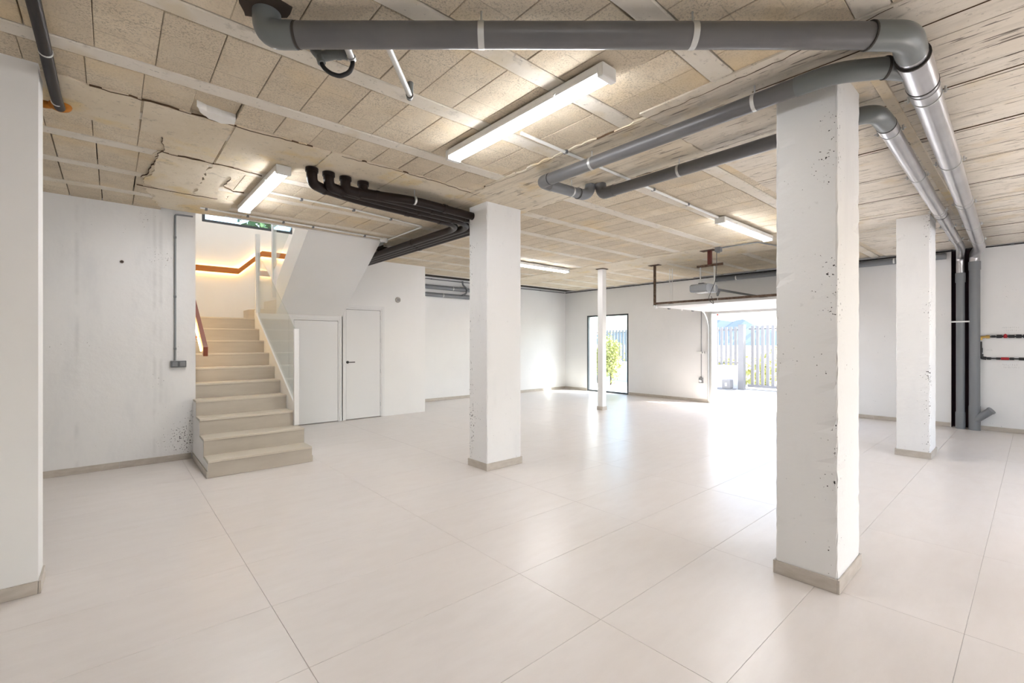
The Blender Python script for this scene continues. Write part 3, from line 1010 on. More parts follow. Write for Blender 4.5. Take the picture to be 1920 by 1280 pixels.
for c in (0.0, 2.44):
    MB().box(4.6, 7.4, YW - 0.13, YW - 0.07, c, c + 0.06).build('frame_bar', M['alu'], w3)

# ================================================================== TUBE LIGHTS
def tube_light(label, x0, x1, y0, y1, wide=0.13, z=HC - 0.012):
    along_x = abs(x1 - x0) > abs(y1 - y0)
    cx, cy = (x0 + x1) / 2, (y0 + y1) / 2
    L = max(abs(x1 - x0), abs(y1 - y0)) / 2
    th = thing('tube_light', label, 'lamp', (cx, cy, z - 0.09), 'fluorescent ceiling lights')
    def P(a, b, c):
        return (cx + a, cy + b, c) if along_x else (cx + b, cy + a, c)
    def BX_(a0, a1, b0, b1, c0, c1, bev, nm, mt):
        p, q = P(a0, b0, c0), P(a1, b1, c1)
        return MB().bbox(min(p[0], q[0]), max(p[0], q[0]), min(p[1], q[1]), max(p[1], q[1]), c0, c1, bev).build(nm, mt, th)
    w = wide / 2
    BX_(-L, L, -w * 0.95, w * 0.95, z - 0.058, z - 0.001, 0.012, 'housing', M['pwhite'])
    for s in (-1, 1):
        BX_(s * L - 0.022, s * L + 0.022, -w, w, z - 0.085, z - 0.004, 0.010, 'end_cap', M['greyplastic'] if False else M['pwhite'])
        MB().tube([P(-L + 0.025, s * w * 0.48, z - 0.066), P(L - 0.025, s * w * 0.48, z - 0.066)], 0.0165, 14).build('tube', M['tube'], th, True)
        MB().tube([P(-L * 0.55, s * w, z - 0.045), P(-L * 0.55, s * (w + 0.004), z - 0.045)], 0.01, 8).build('clip', M['galv'], th)
    return th
tube_light('longest lit twin-tube ceiling light, between the two grey drain pipes', 2.165, 2.165, 1.64, 3.22)
tube_light('lit twin-tube ceiling light above the foot of the stairs', 1.18, 1.18, 4.50, 6.12, z=HC - 0.008)
tube_light('lit tube ceiling light between the nearest column and the garage opener', 5.84, 7.42, 2.645, 2.645)
tube_light('lit tube ceiling light beyond the column with the brown pipes', 5.75, 7.47, 6.72, 6.72)

tube_light('tube fill light added outside the frame, right of the pipe stacks', 6.2, 7.8, -1.4, -1.4)  # added out of view to brighten the far wall and right side
tube_light('twin-tube fill light added behind the camera', -1.0, 0.6, -0.9, -0.9, z=HC - 0.004)  # added out of view to lift the near wall and floor

# ================================================================== DRAIN PIPES UNDER THE CEILING
ZP = 2.955
c1 = (2.935, 0.418, ZP)
pd = Vector((0.7535, -0.6575, 0))
p1 = thing('drain_pipe', 'long grey plastic drain pipe crossing diagonally at the top of the room', 'pipe', (0.55, 2.5, 2.9))
a = Vector((0.575, 2.477, ZP))
s0 = a + pd * 0.12
s1 = Vector(c1) - pd * 0.13
MB().tube([s0, s1], 0.0595, 32).build('pipe_run', M['pvc'], p1, True)
MB().tube([a + Vector((0, 0, 0.16)), a, s0 + pd * 0.02], 0.0635, 32, 0.11).build('elbow', M['fitting'], p1, True)
socket('socket_ring', p1, s0 + pd * 0.03, pd, 0.0615, 0.012, M['gasket'])
socket('socket_ring', p1, s1 - pd * 0.055, pd, 0.0672, 0.008, M['gasket'])
for u in (0.335, 0.665):
    q = a + (Vector(c1) - a) * u
    clamp(p1, q, pd, 0.0595, 0.03, ears=False)
# steel run from the corner along the ceiling to the stacks
m1d = Vector((1, 0.0215, 0)).normalized()
def M1(x): return Vector((x, 0.418 + (x - 2.935) * 0.0215, ZP - 0.012 + 0.0))
m1 = thing('steel_drain_pipe', 'thick bare metal drain pipe along the ceiling, right of its thinner twin', 'pipe', (2.95, 0.42, 2.88))
MB().tube([s1 - pd * 0.055, s1, c1, M1(3.07), M1(3.10)], 0.0665, 32, 0.125, steps=10).build('elbow', M['fitting'], m1, True)
MB().tube([M1(3.09), M1(3.14)], 0.064, 32).build('neck', M['steel'], m1, True)
socket('socket_ring', m1, M1(3.15), m1d, 0.0745, 0.012, M['gasket'])
MB().tube([M1(3.155), M1(3.50)], 0.0735, 32).build('branch_fitting', M['steel'], m1, True)
socket('socket_ring', m1, M1(3.51), m1d, 0.0755, 0.012, M['gasket'])
MB().tube([M1(3.51), M1(7.9)], 0.068, 32).build('pipe_run', M['steel'], m1, True)
socket('sleeve', m1, M1(6.75), m1d, 0.0725, 0.12, M['steel'])
socket('sleeve', m1, M1(3.62), m1d, 0.0725, 0.10, M['steel'])
YS2 = 0.675
MB().tube([M1(7.88), M1(10.2), (XF - 0.085, YS2, ZP - 0.02), (XF - 0.085, YS2, 2.72)], 0.068, 28, 0.2).build('pipe_end', M['steel'], m1, True)
for x in (3.70, 5.2, 6.85, 8.2, 9.4):
    clamp(m1, M1(x), m1d, 0.070, 0.014, rod=False)
# grey branch pipe P2 to the wye
p2 = thing('drain_pipe', 'grey drain pipe hung below the beam, joining the metal pipe by the nearest column', 'pipe', (3.04, 3.0, 2.9))
X2 = 3.035
MB().tube([(X2, 2.93, ZP), (X2, 0.92, ZP)], 0.052, 28).build('pipe_run', M['pvc'], p2, True)
MB().tube([(X2, 0.93, ZP), (X2, 0.74, ZP), (3.16, 0.58, ZP), (3.20, 0.53, ZP)], 0.0555, 28, 0.10).build('elbow', M['fitting'], p2, True)
socket('socket_ring', p2, (3.19, 0.543, ZP), (0.62, -0.78, 0), 0.0595, 0.012, M['gasket'])
MB().tube([(3.18, 0.555, ZP), (3.33, 0.44, ZP - 0.01)], 0.0535, 24).build('branch', M['fitting'], p2, True)
MB().tube([(X2, 2.94, ZP), (X2, 3.045, ZP), (3.16, 3.04, ZP - 0.005)], 0.0555, 24, 0.09).build('elbow', M['pvc'], p2, True)
for y in (2.45, 1.16):
    clamp(p2, (X2, y, ZP), (0, 1, 0), 0.052, 0.022, ears=False, top=HC - 0.012)
p2b = thing('drain_pipe', 'short bluish grey pipe bend linking the two parallel drain pipes', 'pipe', (3.4, 3.02, 2.9))
MB().tube([(3.13, 3.035, ZP - 0.01), (3.50, 3.01, ZP - 0.012)], 0.049, 24).build('pipe_run', M['wallpvc'], p2b, True)
MB().tube([(3.50, 3.01, ZP - 0.012), (3.60, 3.00, ZP - 0.012), (3.655, 2.985, ZP + 0.03), (3.67, 2.98, ZP + 0.10)], 0.0535, 24, 0.04).build('elbow', M['wallpvc'], p2b, True)
socket('socket_ring', p2b, (3.51, 3.01, ZP - 0.012), (1, -0.05, 0), 0.0555, 0.012, M['gasket'])
clamp(p2b, (3.42, 3.015, ZP - 0.012), (1, -0.05, 0), 0.049, 0.02, ears=False, top=HC - 0.012)
p3 = thing('drain_pipe', 'dark grey drain pipe passing behind the nearest column', 'pipe', (3.735, 2.9, 2.9))
X3 = 3.735
MB().tube([(X3, 2.80, ZP), (X3, 0.95, ZP)], 0.052, 28).build('pipe_run', M['pvc'], p3, True)
MB().tube([(X3, 2.74, ZP), (X3, 2.885, ZP), (X3 - 0.01, 2.90, ZP + 0.10)], 0.0565, 24, 0.06).build('elbow', M['pvc'], p3, True)
clamp(p3, (X3, 2.05, ZP), (0, 1, 0), 0.052, 0.022, ears=False, top=HC - 0.012)
def M2(x): return Vector((x, 0.675 + (x - 3.9) * 0.0165, ZP - 0.008))
m2d = Vector((1, 0.0165, 0)).normalized()
MB().tube([(X3, 0.99, ZP), (X3, 0.69, ZP), tuple(M2(3.97)), tuple(M2(4.0))], 0.0565, 28, 0.12, steps=10).build('elbow', M['fitting'], p3, True)
m2 = thing('steel_drain_pipe', 'thinner bare metal drain pipe along the ceiling behind the nearest column', 'pipe', (4.0, 0.68, 2.9))
MB().tube([M2(3.99), M2(7.9)], 0.0545, 28).build('pipe_run', M['steel'], m2, True)
socket('socket_ring', m2, M2(4.0), m2d, 0.0585, 0.010, M['gasket'])
socket('sleeve', m2, M2(4.06), m2d, 0.0580, 0.10, M['steel'])
socket('socket_ring', m2, M2(7.30), m2d, 0.0590, 0.012, M['gasket'])
socket('sleeve', m2, M2(7.22), m2d, 0.0580, 0.12, M['steel'])
YS1 = 0.845
MB().tube([M2(7.88), M2(10.0), (XF - 0.075, YS1, ZP - 0.02), (XF - 0.075, YS1, 2.62)], 0.0545, 28, 0.25).build('pipe_end', M['steel'], m2, True)
for x in (4.15, 5.45, 7.05, 8.1, 9.2):
    clamp(m2, M2(x), m2d, 0.056, 0.012, rod=False)
# vertical stacks
s1_ = thing('waste_stack', 'grey vertical waste pipe, left one of the pair in the dark wall chase', 'pipe', (XF - 0.075, YS1, 0))
MB().tube([(XF - 0.075, YS1, 0.0), (XF - 0.075, YS1, 2.63)], 0.0555, 28).build('pipe_run', M['wallpvc'], s1_, True)
socket('socket', s1_, (XF - 0.075, YS1, 2.56), (0, 0, 1), 0.064, 0.16, M['wallpvc'])
socket('socket', s1_, (XF - 0.075, YS1, 0.14), (0, 0, 1), 0.063, 0.28, M['wallpvc'])
o = MB().bbox(XF - 0.14, XF - 0.13, YS1 - 0.115, YS1 + 0.115, 1.80, 1.825, 0.003).build('strap', M['pwhite'], s1_)
for sg in (-1, 1):
    MB().tube([(XF - 0.146, YS1 + sg * 0.10, 1.812), (XF - 0.02, YS1 + sg * 0.10, 1.812)], 0.006, 8).build('screw', M['galv'], o)
s2_ = thing('waste_stack', 'thicker grey vertical waste pipe with an angled branch stub near the floor', 'pipe', (XF - 0.085, YS2, 0))
MB().tube([(XF - 0.085, YS2, 0.0), (XF - 0.085, YS2, 2.80)], 0.069, 28).build('pipe_run', M['wallpvc'], s2_, True)
socket('socket', s2_, (XF - 0.085, YS2, 2.74), (0, 0, 1), 0.076, 0.14, M['wallpvc'])
socket('socket', s2_, (XF - 0.085, YS2, 0.20), (0, 0, 1), 0.0745, 0.40, M['wallpvc'])
MB().tube([(XF - 0.10, YS2, 0.16), (XF - 0.16, YS2 - 0.20, 0.355)], 0.056, 24).build('branch_stub', M['wallpvc'], s2_, True)
socket('stub_rim', s2_, (XF - 0.158, YS2 - 0.195, 0.350), (-0.06, -0.20, 0.195), 0.061, 0.025, M['wallpvc'])

# ================================================================== BROWN PIPE BUNDLE
lab = ['brown drain pipe with the leftmost ceiling drop, outermost of the bundle', 'brown drain pipe with the second ceiling drop from the left',
       'brown drain pipe with the third ceiling drop from the left', 'brown drain pipe with the rightmost ceiling drop, nearest of the bundle']
for k in range(4):
    xd, yd = (1.39, 1.545, 1.71, 1.895)[k], (4.375, 4.385, 4.40, 4.42)[k]
    yr = (4.64, 4.545, 4.45, 4.355)[k]
    xr = (3.315, 3.425, 3.535, 3.645)[k]
    zz = (2.915, 2.925, 2.935, 2.945)[k]
    rr = 0.0435
    b = thing('brown_pipe', lab[k], 'pipe', (xd, yd, 2.9), 'brown drain pipes')
    MB().tube([(xd, yd, HC - 0.02), (xd, yd, zz), (xd + 0.13, yd + (yr - yd) * 0.35, zz)], 0.0475, 24, 0.085).build('elbow', M['brown'], b, True)
    MB().tube([(xd + 0.12, yd + (yr - yd) * 0.33, zz), (xd + 0.5, yr - 0.06, zz), (xr, yr + 0.07, zz), (xr, YD - 0.002, zz)], rr, 24, 0.34, steps=12).build('pipe_run', M['brown'], b, True)
    socket('drop_socket', b, (xd, yd, HC - 0.035), (0, 0, 1), 0.056, 0.035, M['brown'])
    socket('coupling', b, (xd + 0.14, yd + (yr - yd) * 0.36, zz), (1, (yr - yd) * 0.9, 0), 0.050, 0.03, M['brown'])
    socket('coupling', b, (2.5 + 0.1 * k, yr + 0.07 - 0.13 * (xr - 2.5 - 0.1 * k) / (xr - xd - 0.5), zz), (1, 0.09, 0), 0.0485, 0.05, M['brown'])
    socket('coupling', b, (xr - 0.36, yr + 0.07 - 0.13 * 0.36 / (xr - xd - 0.5), zz), (1, 0.09, 0), 0.0485, 0.04, M['brown'])
    socket('coupling', b, (xr, 6.0 + 0.12 * k, zz), (0, 1, 0), 0.0485, 0.05, M['brown'])
    if k == 3:
        clamp(b, (2.40, yr - 0.06, zz), (1, 0, 0), rr, 0.02, ears=False)

# ================================================================== BLACK PIPE AND CONDENSATE LINES
bp = thing('black_pipe', 'black plastic pipe on the ceiling ending in orange foam', 'pipe', (-0.26, 3.0, 3.0))
MB().tube([(-0.275, 2.2, HC - 0.045), (-0.265, 3.3, HC - 0.045), (-0.262, 4.10, HC - 0.05), (-0.255, 4.30, HC - 0.045)], 0.0285, 18, 0.1).build('pipe_run', M['bpipe'], bp, True)
MB().sphere((-0.255, 4.34, HC - 0.018), 0.06, sc=(1.0, 0.9, 0.65)).build('foam', M['foam'], bp, True)
MB().sphere((-0.335, 4.37, HC - 0.018), 0.045, sc=(1.2, 0.8, 0.6)).build('foam', M['foam'], bp, True)
for y in (3.52, 4.20):
    socket('clip', bp, (-0.263, y, HC - 0.047), (0, 1, 0), 0.0305, 0.012, M['pwhite'])
    
cd = thing('condensate_line', 'slim metal condensate tube running from the diagonal pipe to the ceiling', 'pipe', (1.08, 2.1, 2.9))
MB().tube([(1.015, 2.095, 2.925), (1.372, 2.505, 2.948)], 0.0165, 16).build('tube', M['galv'], cd, True)
MB().tube([(1.36, 2.50, ZP + 0.0), (1.395, 2.555, ZP + 0.01), (1.405, 2.565, HC - 0.002)], 0.0195, 16, 0.02).build('elbow', M['fitting'], cd, True)
socket('collar', cd, (1.36, 2.49, ZP - 0.008), (0.357, 0.41, 0), 0.0205, 0.008, M['gasket'])
MB().prism([(-0.035, 0.025), (0.02, -0.025), (0.045, 0.0), (-0.01, 0.05)], -0.0015, 0.0015).build('tape_patch', M['galv'], cd).location = (0.985 - 1.08, 2.12 - 2.1, ZP - 0.0635 - 2.9)
cd2 = thing('condensate_trap', 'grey trap with a looped black hose under the diagonal pipe', 'pipe', (0.9, 2.4, 2.85))
MB().tube([(0.815, 2.555, HC), (0.822, 2.548, 3.025), (0.85, 2.527, 2.985), (0.90, 2.482, 3.0), (0.965, 2.425, 3.0)], 0.027, 18, 0.03).build('fitting_body', M['fitting'], cd2, True)
for q in ((0.885, 2.495), (0.92, 2.465), (0.955, 2.434)):
    socket('collar', cd2, (q[0], q[1], 3.0), (0.75, -0.65, 0), 0.0295, 0.018, M['fitting'])
MB().tube([(0.885, 2.30, 2.985), (0.962, 2.393, 2.968)], 0.0185, 16).build('tube', M['galv'], cd2, True)
MB().tube([(0.968, 2.398, 2.975), (0.972, 2.396, 2.935), (0.958, 2.408, 2.890), (0.918, 2.44, 2.868), (0.880, 2.472, 2.884), (0.853, 2.497, 2.915), (0.842, 2.507, 2.95)], 0.0115, 14, 0.02).build('hose', M['black'], cd2, True)
MB().tube([(0.846, 2.503, 2.938), (0.838, 2.512, 2.975)], 0.021, 16).build('hose_end', M['fitting'], cd2, True)
socket('collar', cd2, (0.966, 2.398, 2.966), (0.77, 0.93, -0.2), 0.0225, 0.022, M['galv'])

# ================================================================== CONDUITS AND CEILING CABLES
def conduit(label, pts, r=0.0105, mat='pwhite', bend=0.06, clips=(), name='conduit'):
    c = thing(name, label, 'conduit', pts[0])
    MB().tube(pts, r, 12, bend).build('tube', M[mat], c, True)
    for q in clips:
        MB().bbox(q[0] - 0.012, q[0] + 0.012, q[1] - 0.02, q[1] + 0.02, q[2] - 0.012, q[2] + 0.014, 0.002).build('clip', M['dgrey'], c)
    return c
zc = HC - 0.026
conduit('white conduit on the ceiling feeding the light by the nearest column', [(2.35, 2.575, zc), (5.80, 2.66, zc)], 0.0125, clips=[(2.86, 2.588, zc), (4.25, 2.622, zc), (5.0, 2.64, zc)])
conduit('white conduit turning toward the brown pipes above the stairs', [(1.25, 5.38, HC - 0.016), (2.2, 5.40, HC - 0.016), (3.24, 5.56, HC - 0.016), (3.24, 6.68, HC - 0.016)], 0.0105, 'pwhite', 0.07, clips=[(1.6, 5.385, zc), (2.2, 5.40, zc), (2.72, 5.48, zc)])
conduit('white conduit along the ceiling edge over the stairs', [(0.80, 6.525, HC - 0.016), (3.14, 6.60, HC - 0.016)], 0.0115, clips=[(0.86, 6.525, zc), (1.30, 6.535, zc), (1.72, 6.55, zc), (2.1, 6.56, zc), (2.85, 6.59, zc)])
th = thing('ceiling_sensor', 'small white round sensor on the ceiling beside the brown pipes', 'sensor', (3.19, 6.66, HC - 0.06))
MB().tube([(3.19, 6.66, HC - 0.001), (3.19, 6.66, HC - 0.04), (3.19, 6.66, HC - 0.062)], [0.062, 0.060, 0.046], 24).build('cover', M['pwhite'], th, True)
MB().tube([(3.19, 6.66, HC - 0.0625), (3.19, 6.66, HC - 0.066)], 0.02, 16).build('lens', M['greyplastic'], th, True)
conduit('grey conduit from the garage opener socket toward the nearest column', [(7.70, 3.45, HC - 0.025), (7.70, 2.9, HC - 0.025), (9.6, 2.55, HC - 0.025), (XF - 0.03, 2.3, HC - 0.025)], 0.011, 'greyplastic')
conduit('grey conduit down the stained left wall to the switches', [(0.78, YL - 0.016, HC - 0.03), (0.60, YL - 0.016, HC - 0.035), (0.60, YL - 0.016, 1.235)], 0.0105, 'greyplastic', 0.03,
        clips=[(0.60, YL - 0.014, 2.75), (0.60, YL - 0.014, 2.02), (0.60, YL - 0.014, 1.38)])
sw = thing('switch_box', 'grey double switch box on the stained left wall', 'switch', (0.63, YL, 1.19))
for k in range(2):
    x = 0.555 + k * 0.079
    b = MB().bbox(x, x + 0.077, YL - 0.045, YL - 0.0005, 1.152, 1.232, 0.004).build('box', M['dgrey'], sw)
    MB().bbox(x + 0.012, x + 0.065, YL - 0.053, YL - 0.0455, 1.165, 1.220, 0.003).build('rocker', M['greyplastic'], b)
nl = thing('wall_anchor', 'rusty anchor hole high on the stained left wall', 'anchor', (0.10, YL, 2.395))
MB().tube([(0.10, YL - 0.0005, 2.395), (0.10, YL - 0.008, 2.395)], 0.017, 14).build('plug', M['rust'], nl, True)
MB().tube([(0.10, YL - 0.0085, 2.395), (0.10, YL - 0.011, 2.395)], 0.008, 10).build('hole', M['black'], nl)
conduit('black cable along the top of the far wall', [(XF - 0.012, YF - 0.02, HC - 0.03), (XF - 0.012, 7.5, HC - 0.028), (XF - 0.012, 5.2, HC - 0.028), (XF - 0.012, 2.3, HC - 0.03), (XF - 0.012, -2.5, HC - 0.028)], 0.011, 'black', 0.05,
        clips=[(XF - 0.012, y, HC - 0.03) for y in (9.2, 8.2, 7.2, 6.2, 5.3, 4.4, 1.6, 0.25)], name='wall_cable')
conduit('dark cable along the top of the far left wall', [(5.05, YF - 0.014, HC - 0.03), (XF - 0.05, YF - 0.014, HC - 0.03)], 0.011, 'dgrey', clips=[(x, YF - 0.014, HC - 0.03) for x in (6.0, 7.4, 8.6, 9.8)], name='wall_cable')
# pipes on the far left wall
for k, (z, lb) in enumerate(((2.845, 'upper grey pipe along the far left wall'), (2.655, 'lower grey pipe along the far left wall'))):
    c = thing('wall_pipe', lb, 'pipe', (5.05, YF - 0.06, z))
    MB().tube([(5.03, YF - 0.065, z), (8.2, YF - 0.065, z - 0.01)], 0.052, 20).build('pipe_run', M['wallpvc'], c, True)
    for x in ((6.3,) if k else (6.6,)):
        socket('clamp', c, (x, YF - 0.065, z - 0.003), (1, 0, 0), 0.0545, 0.025, M['galv'])
    socket('coupling', c, (6.9 + 0.15 * k, YF - 0.065, z - 0.004), (1, 0, 0), 0.057, 0.12, M['wallpvc'])
c = thing('drain_hose', 'curved grey hose dropping into the wall pipes behind the brown-pipe column', 'hose', (6.9, YF - 0.12, 2.8))
MB().tube([(6.86, YF - 0.13, HC - 0.02), (6.87, YF - 0.13, 2.95), (6.99, YF - 0.15, 2.86), (6.97, YF - 0.15, 2.74), (6.84, YF - 0.13, 2.68)], 0.022, 14, 0.07).build('tube', M['dgrey'], c, True)
# dark pipe under the cable on the far wall
c = thing('wall_pipe', 'dark grey pipe under the ceiling over the garage opening', 'pipe', (XF - 0.07, 1.0, 2.95))
MB().tube([(XF - 0.075, 1.02, 2.955), (XF - 0.075, 5.03, 2.965)], 0.055, 20).build('pipe_run', M['wallpvc'], c, True)
for y in (4.55, 3.3, 1.72):
    socket('clamp', c, (XF - 0.075, y, 2.96), (0, 1, 0), 0.0575, 0.025, M['pwhite'])
socket('end_socket', c, (XF - 0.075, 5.02, 2.965), (0, 1, 0), 0.060, 0.05, M['fitting'])
socket('coupling', c, (XF - 0.075, 1.62, 2.957), (0, 1, 0), 0.060, 0.10, M['wallpvc'])

# ================================================================== WATER PIPES ON THE RIGHT
wx = XF - 0.03
w = thing('water_pipe', 'upper black water pipe with brass valve and red fitting', 'pipe', (wx, 0.6, 1.55))
MB().tube([(wx, 0.545, 1.555), (wx, -1.5, 1.565)], 0.011, 14).build('pipe_run', M['black'], w, True)
MB().tube([(XF + 0.0, 0.605, 1.545), (wx, 0.605, 1.545), (wx, 0.54, 1.555)], 0.020, 14, 0.02).build('brass_elbow', M['brass'], w, True)
MB().tube([(wx, 0.545, 1.553), (wx, 0.50, 1.555)], 0.028, 8).build('brass_valve', M['brass'], w, True)
MB().tube([(wx, 0.605, 1.55), (wx, 0.605, 1.50)], 0.021, 12).build('brass_tail', M['brass'], w, True)
for y, r_, l_ in ((0.46, 0.018, 0.05), (0.395, 0.027, 0.06), (0.26, 0.025, 0.07), (0.18, 0.029, 0.06), (0.11, 0.027, 0.05), (0.04, 0.026, 0.05), (-0.06, 0.027, 0.06)):
    socket('nut', w, (wx, y, 1.559), (0, 1, 0), r_, l_, M['black'])
o = MB().tube([(wx, 0.345, 1.560), (wx, 0.305, 1.560)], 0.030, 14).build('red_fitting', M['red'], w, True)
MB().bbox(wx - 0.04, wx - 0.02, 0.315, 0.335, 1.545, 1.60, 0.003).build('tap', M['red'], o)
w = thing('water_pipe', 'lower black water pipe with red fitting', 'pipe', (wx, 0.6, 1.2))
MB().tube([(wx, 0.600, 1.475), (wx, 0.600, 1.195), (wx, 0.55, 1.198), (wx, -1.5, 1.195)], 0.0115, 14, 0.03).build('pipe_run', M['black'], w, True)
MB().tube([(wx, 0.600, 1.27), (wx, 0.600, 1.205), (wx, 0.54, 1.198)], 0.026, 14, 0.03).build('elbow', M['black'], w, True)
socket('nut', w, (wx, 0.600, 1.33), (0, 0, 1), 0.019, 0.08, M['black'])
for y, r_, l_ in ((0.51, 0.021, 0.05), (0.405, 0.018, 0.05), (0.255, 0.021, 0.05), (0.15, 0.022, 0.06), (0.08, 0.024, 0.04)):
    socket('nut', w, (wx, y, 1.197), (0, 1, 0), r_, l_, M['black'])
MB().tube([(wx, 0.375, 1.197), (wx, 0.285, 1.197)], 0.022, 14).build('red_fitting', M['red'], w, True)
# illegible pencil scribbles by the pipes
for k, (y, z, n, lb) in enumerate(((0.36, 1.70, 9, 'faint pencil scribble above the upper water pipe'), (0.545, 1.335, 4, 'faint pencil scribble between the water pipes'), (0.36, 1.10, 8, 'faint pencil scribble below the lower water pipe'))):
    nt = thing('pencil_note', lb, 'writing', (XF, y, z))
    rr = random.Random(30 + k)
    for line in range(1 if k == 1 else 2):
        for i in range(n):
            yy = y - i * 0.022 - line * 0.02
            zz = z - line * 0.045
            pts = [(XF - 0.0012, yy + rr.uniform(-0.008, 0.008), zz + rr.uniform(-0.012, 0.012)) for _ in range(4)]
            MB().tube(pts, 0.0011, 5).build('stroke', M['ink'], nt)

# ================================================================== GARAGE DOOR, FRAME AND OPENER
gd = thing('garage_door', 'white sectional garage door parked open under the ceiling', 'garage door', (8.5, GY0, 2.2))
zd = 2.20
for k in range(4):
    x0 = 8.53 + k * 0.565
    p = MB().bbox(x0 + 0.003, x0 + 0.562, GY0 - 0.02, GY1 + 0.03, zd, zd + 0.042, 0.006).build('panel', M['white'], gd)
    for y in (GY0 + 0.02, GY1 - 0.02):
        MB().bbox(x0 - 0.03, x0 + 0.03, y - 0.03, y + 0.03, zd + 0.043, zd + 0.055, 0.003).build('hinge', M['galv'], p)
for y in (GY0 - 0.075, GY1 + 0.075):
    MB().tube([(8.48, y, zd + 0.03), (XF - 0.28, y, zd + 0.03), (XF - 0.045, y, zd - 0.25), (XF - 0.045, y, 0.06)], 0.016, 8, 0.30).build('track', M['galv'], gd)
    for k in range(5):
        x = 8.58 + k * 0.52
        yy = y - 0.03 if y > 4 else y + 0.03
        MB().tube([(x, y - 0.02, zd + 0.01), (x, y + 0.02, zd + 0.01)], 0.034, 14).build('roller', M['greyplastic'] if k % 2 else M['pwhite'], gd, True)
MB().tube([(XF - 0.09, GY0 - 0.12, GZ + 0.22), (XF - 0.09, GY1 + 0.12, GZ + 0.22)], 0.02, 12).build('spring_shaft', M['galv'], gd, True)
g = 0.05
fr = thing('door_frame', 'steel frame round the garage opening', 'frame', (XF - 0.02, GY0, 0))
MB().bbox(XF - 0.03, XF - 0.0005, GY1 - 0.002, GY1 + 0.075, 0.001, GZ + 0.06, 0.002).build('jamb', M['galv'], fr)
MB().bbox(XF - 0.02, XF - 0.0005, GY0 - 0.06, GY0 + 0.002, 0.001, GZ + 0.06, 0.002).build('jamb', M['white'], fr)
MB().bbox(XF - 0.02, XF - 0.0005, GY0 + 0.002, GY1 - 0.002, GZ - 0.005, GZ + 0.06, 0.002).build('head', M['white'], fr)
rf = thing('support_frame', 'rusty iron frame holding up the rear of the garage door', 'frame', (8.465, 3.9, 2.25))
yp = 5.19
MB().bbox(8.445, 8.485, yp - 0.02, yp + 0.02, 2.235, HC - 0.012, 0.003).build('post', M['rust'], rf)
MB().bbox(8.445, 8.485, 2.40, 2.44, 2.235, HC - 0.012, 0.003).build('post', M['rust'], rf)
MB().bbox(8.40, 8.53, yp - 0.12, yp + 0.12, HC - 0.02, HC - 0.011, 0.002).build('plate', M['rust'], rf)
MB().bbox(8.445, 8.485, 2.44, yp - 0.02, 2.245, 2.285, 0.003).build('crossbar', M['rust'], rf)
bk = thing('hanger_bracket', 'rusty T-shaped iron bracket holding the garage opener', 'bracket', (7.83, 3.73, 2.8))
MB().bbox(7.80, 7.86, 3.70, 3.76, 2.81, HC - 0.010, 0.003).build('stem', M['redox'], bk)
MB().bbox(7.76, 7.90, 3.64, 3.88, HC - 0.016, HC - 0.0075, 0.002).build('plate', M['rust'], bk)
MB().bbox(7.815, 7.845, 3.50, 3.96, 2.78, 2.82, 0.003).build('crossbar', M['rust'], bk)
op = thing('garage_opener', 'grey garage door opener hanging from an iron bracket', 'opener', (7.83, 3.82, 2.4))
MB().prism([(7.62, 2.36), (7.66, 2.335), (8.0, 2.335), (8.05, 2.37), (8.05, 2.44), (8.0, 2.47), (7.68, 2.475), (7.62, 2.44)], 3.69, 3.99, 'y').build('housing', M['greyplastic'], op)
MB().bbox(7.68, 7.80, 3.74, 3.90, 2.3205, 2.3345, 0.004).build('light_cover', M['pwhite'], op)
MB().bbox(7.75, 7.86, 3.80, 3.90, 2.476, 2.50, 0.004).build('cover', M['black'], op)
MB().bbox(8.05, XF - 0.02, 3.79, 3.83, 2.405, 2.44, 0.003).build('rail', M['dgrey'], op)
MB().prism([(8.25, 2.40), (8.38, 2.40), (8.30, 2.30)], 3.795, 3.825, 'y').build('trolley', M['dgrey'], op)
for y in (3.65, 3.90):
    MB().bbox(7.825, 7.84, y - 0.012, y + 0.012, 2.34 if y < 3.7 else 2.47, 2.83, 0.002).build('hanger', M['galv'], op)
MB().tube([(8.3, 3.81, 2.30), (8.28, 3.80, 2.1), (8.30, 3.81, 1.98)], 0.003, 6, 0.05).build('pull_cord', M['pwhite'], op)
MB().sphere((8.30, 3.81, 1.965), 0.016, 10, 6).build('pull_knob', M['red'], op, True)
MB().tube([(7.70, 3.55, HC - 0.06), (7.72, 3.56, 2.75), (7.76, 3.60, 2.50), (7.75, 3.66, 2.36), (7.70, 3.70, 2.20), (7.72, 3.60, 2.10), (7.74, 3.66, 2.25)], 0.005, 8, 0.05).build('power_cable', M['black'], op, True)
sk = thing('junction_box', 'blue-grey ceiling socket beside the opener bracket', 'socket', (7.70, 3.52, HC - 0.07))
MB().bbox(7.655, 7.745, 3.475, 3.565, HC - 0.085, HC - 0.009, 0.006).build('box', M['dgrey'], sk)
MB().tube([(7.70, 3.52, HC - 0.086), (7.70, 3.52, HC - 0.105)], 0.025, 14).build('plug', M['greyplastic'], sk, True)
# white counter-rods near the frame
cw = thing('track_hanger', 'pair of thin white rods hanging from the ceiling above the door track', 'hanger', (9.2, 5.23, 2.3))
for y in (5.215, 5.275):
    MB().bbox(9.195, 9.205, y - 0.008, y + 0.008, 2.30, HC - 0.001, 0.001).build('rod', M['white'], cw)
MB().bbox(9.17, 9.23, 5.20, 5.29, 2.245, 2.32, 0.004).build('foot', M['greyplastic'], cw)
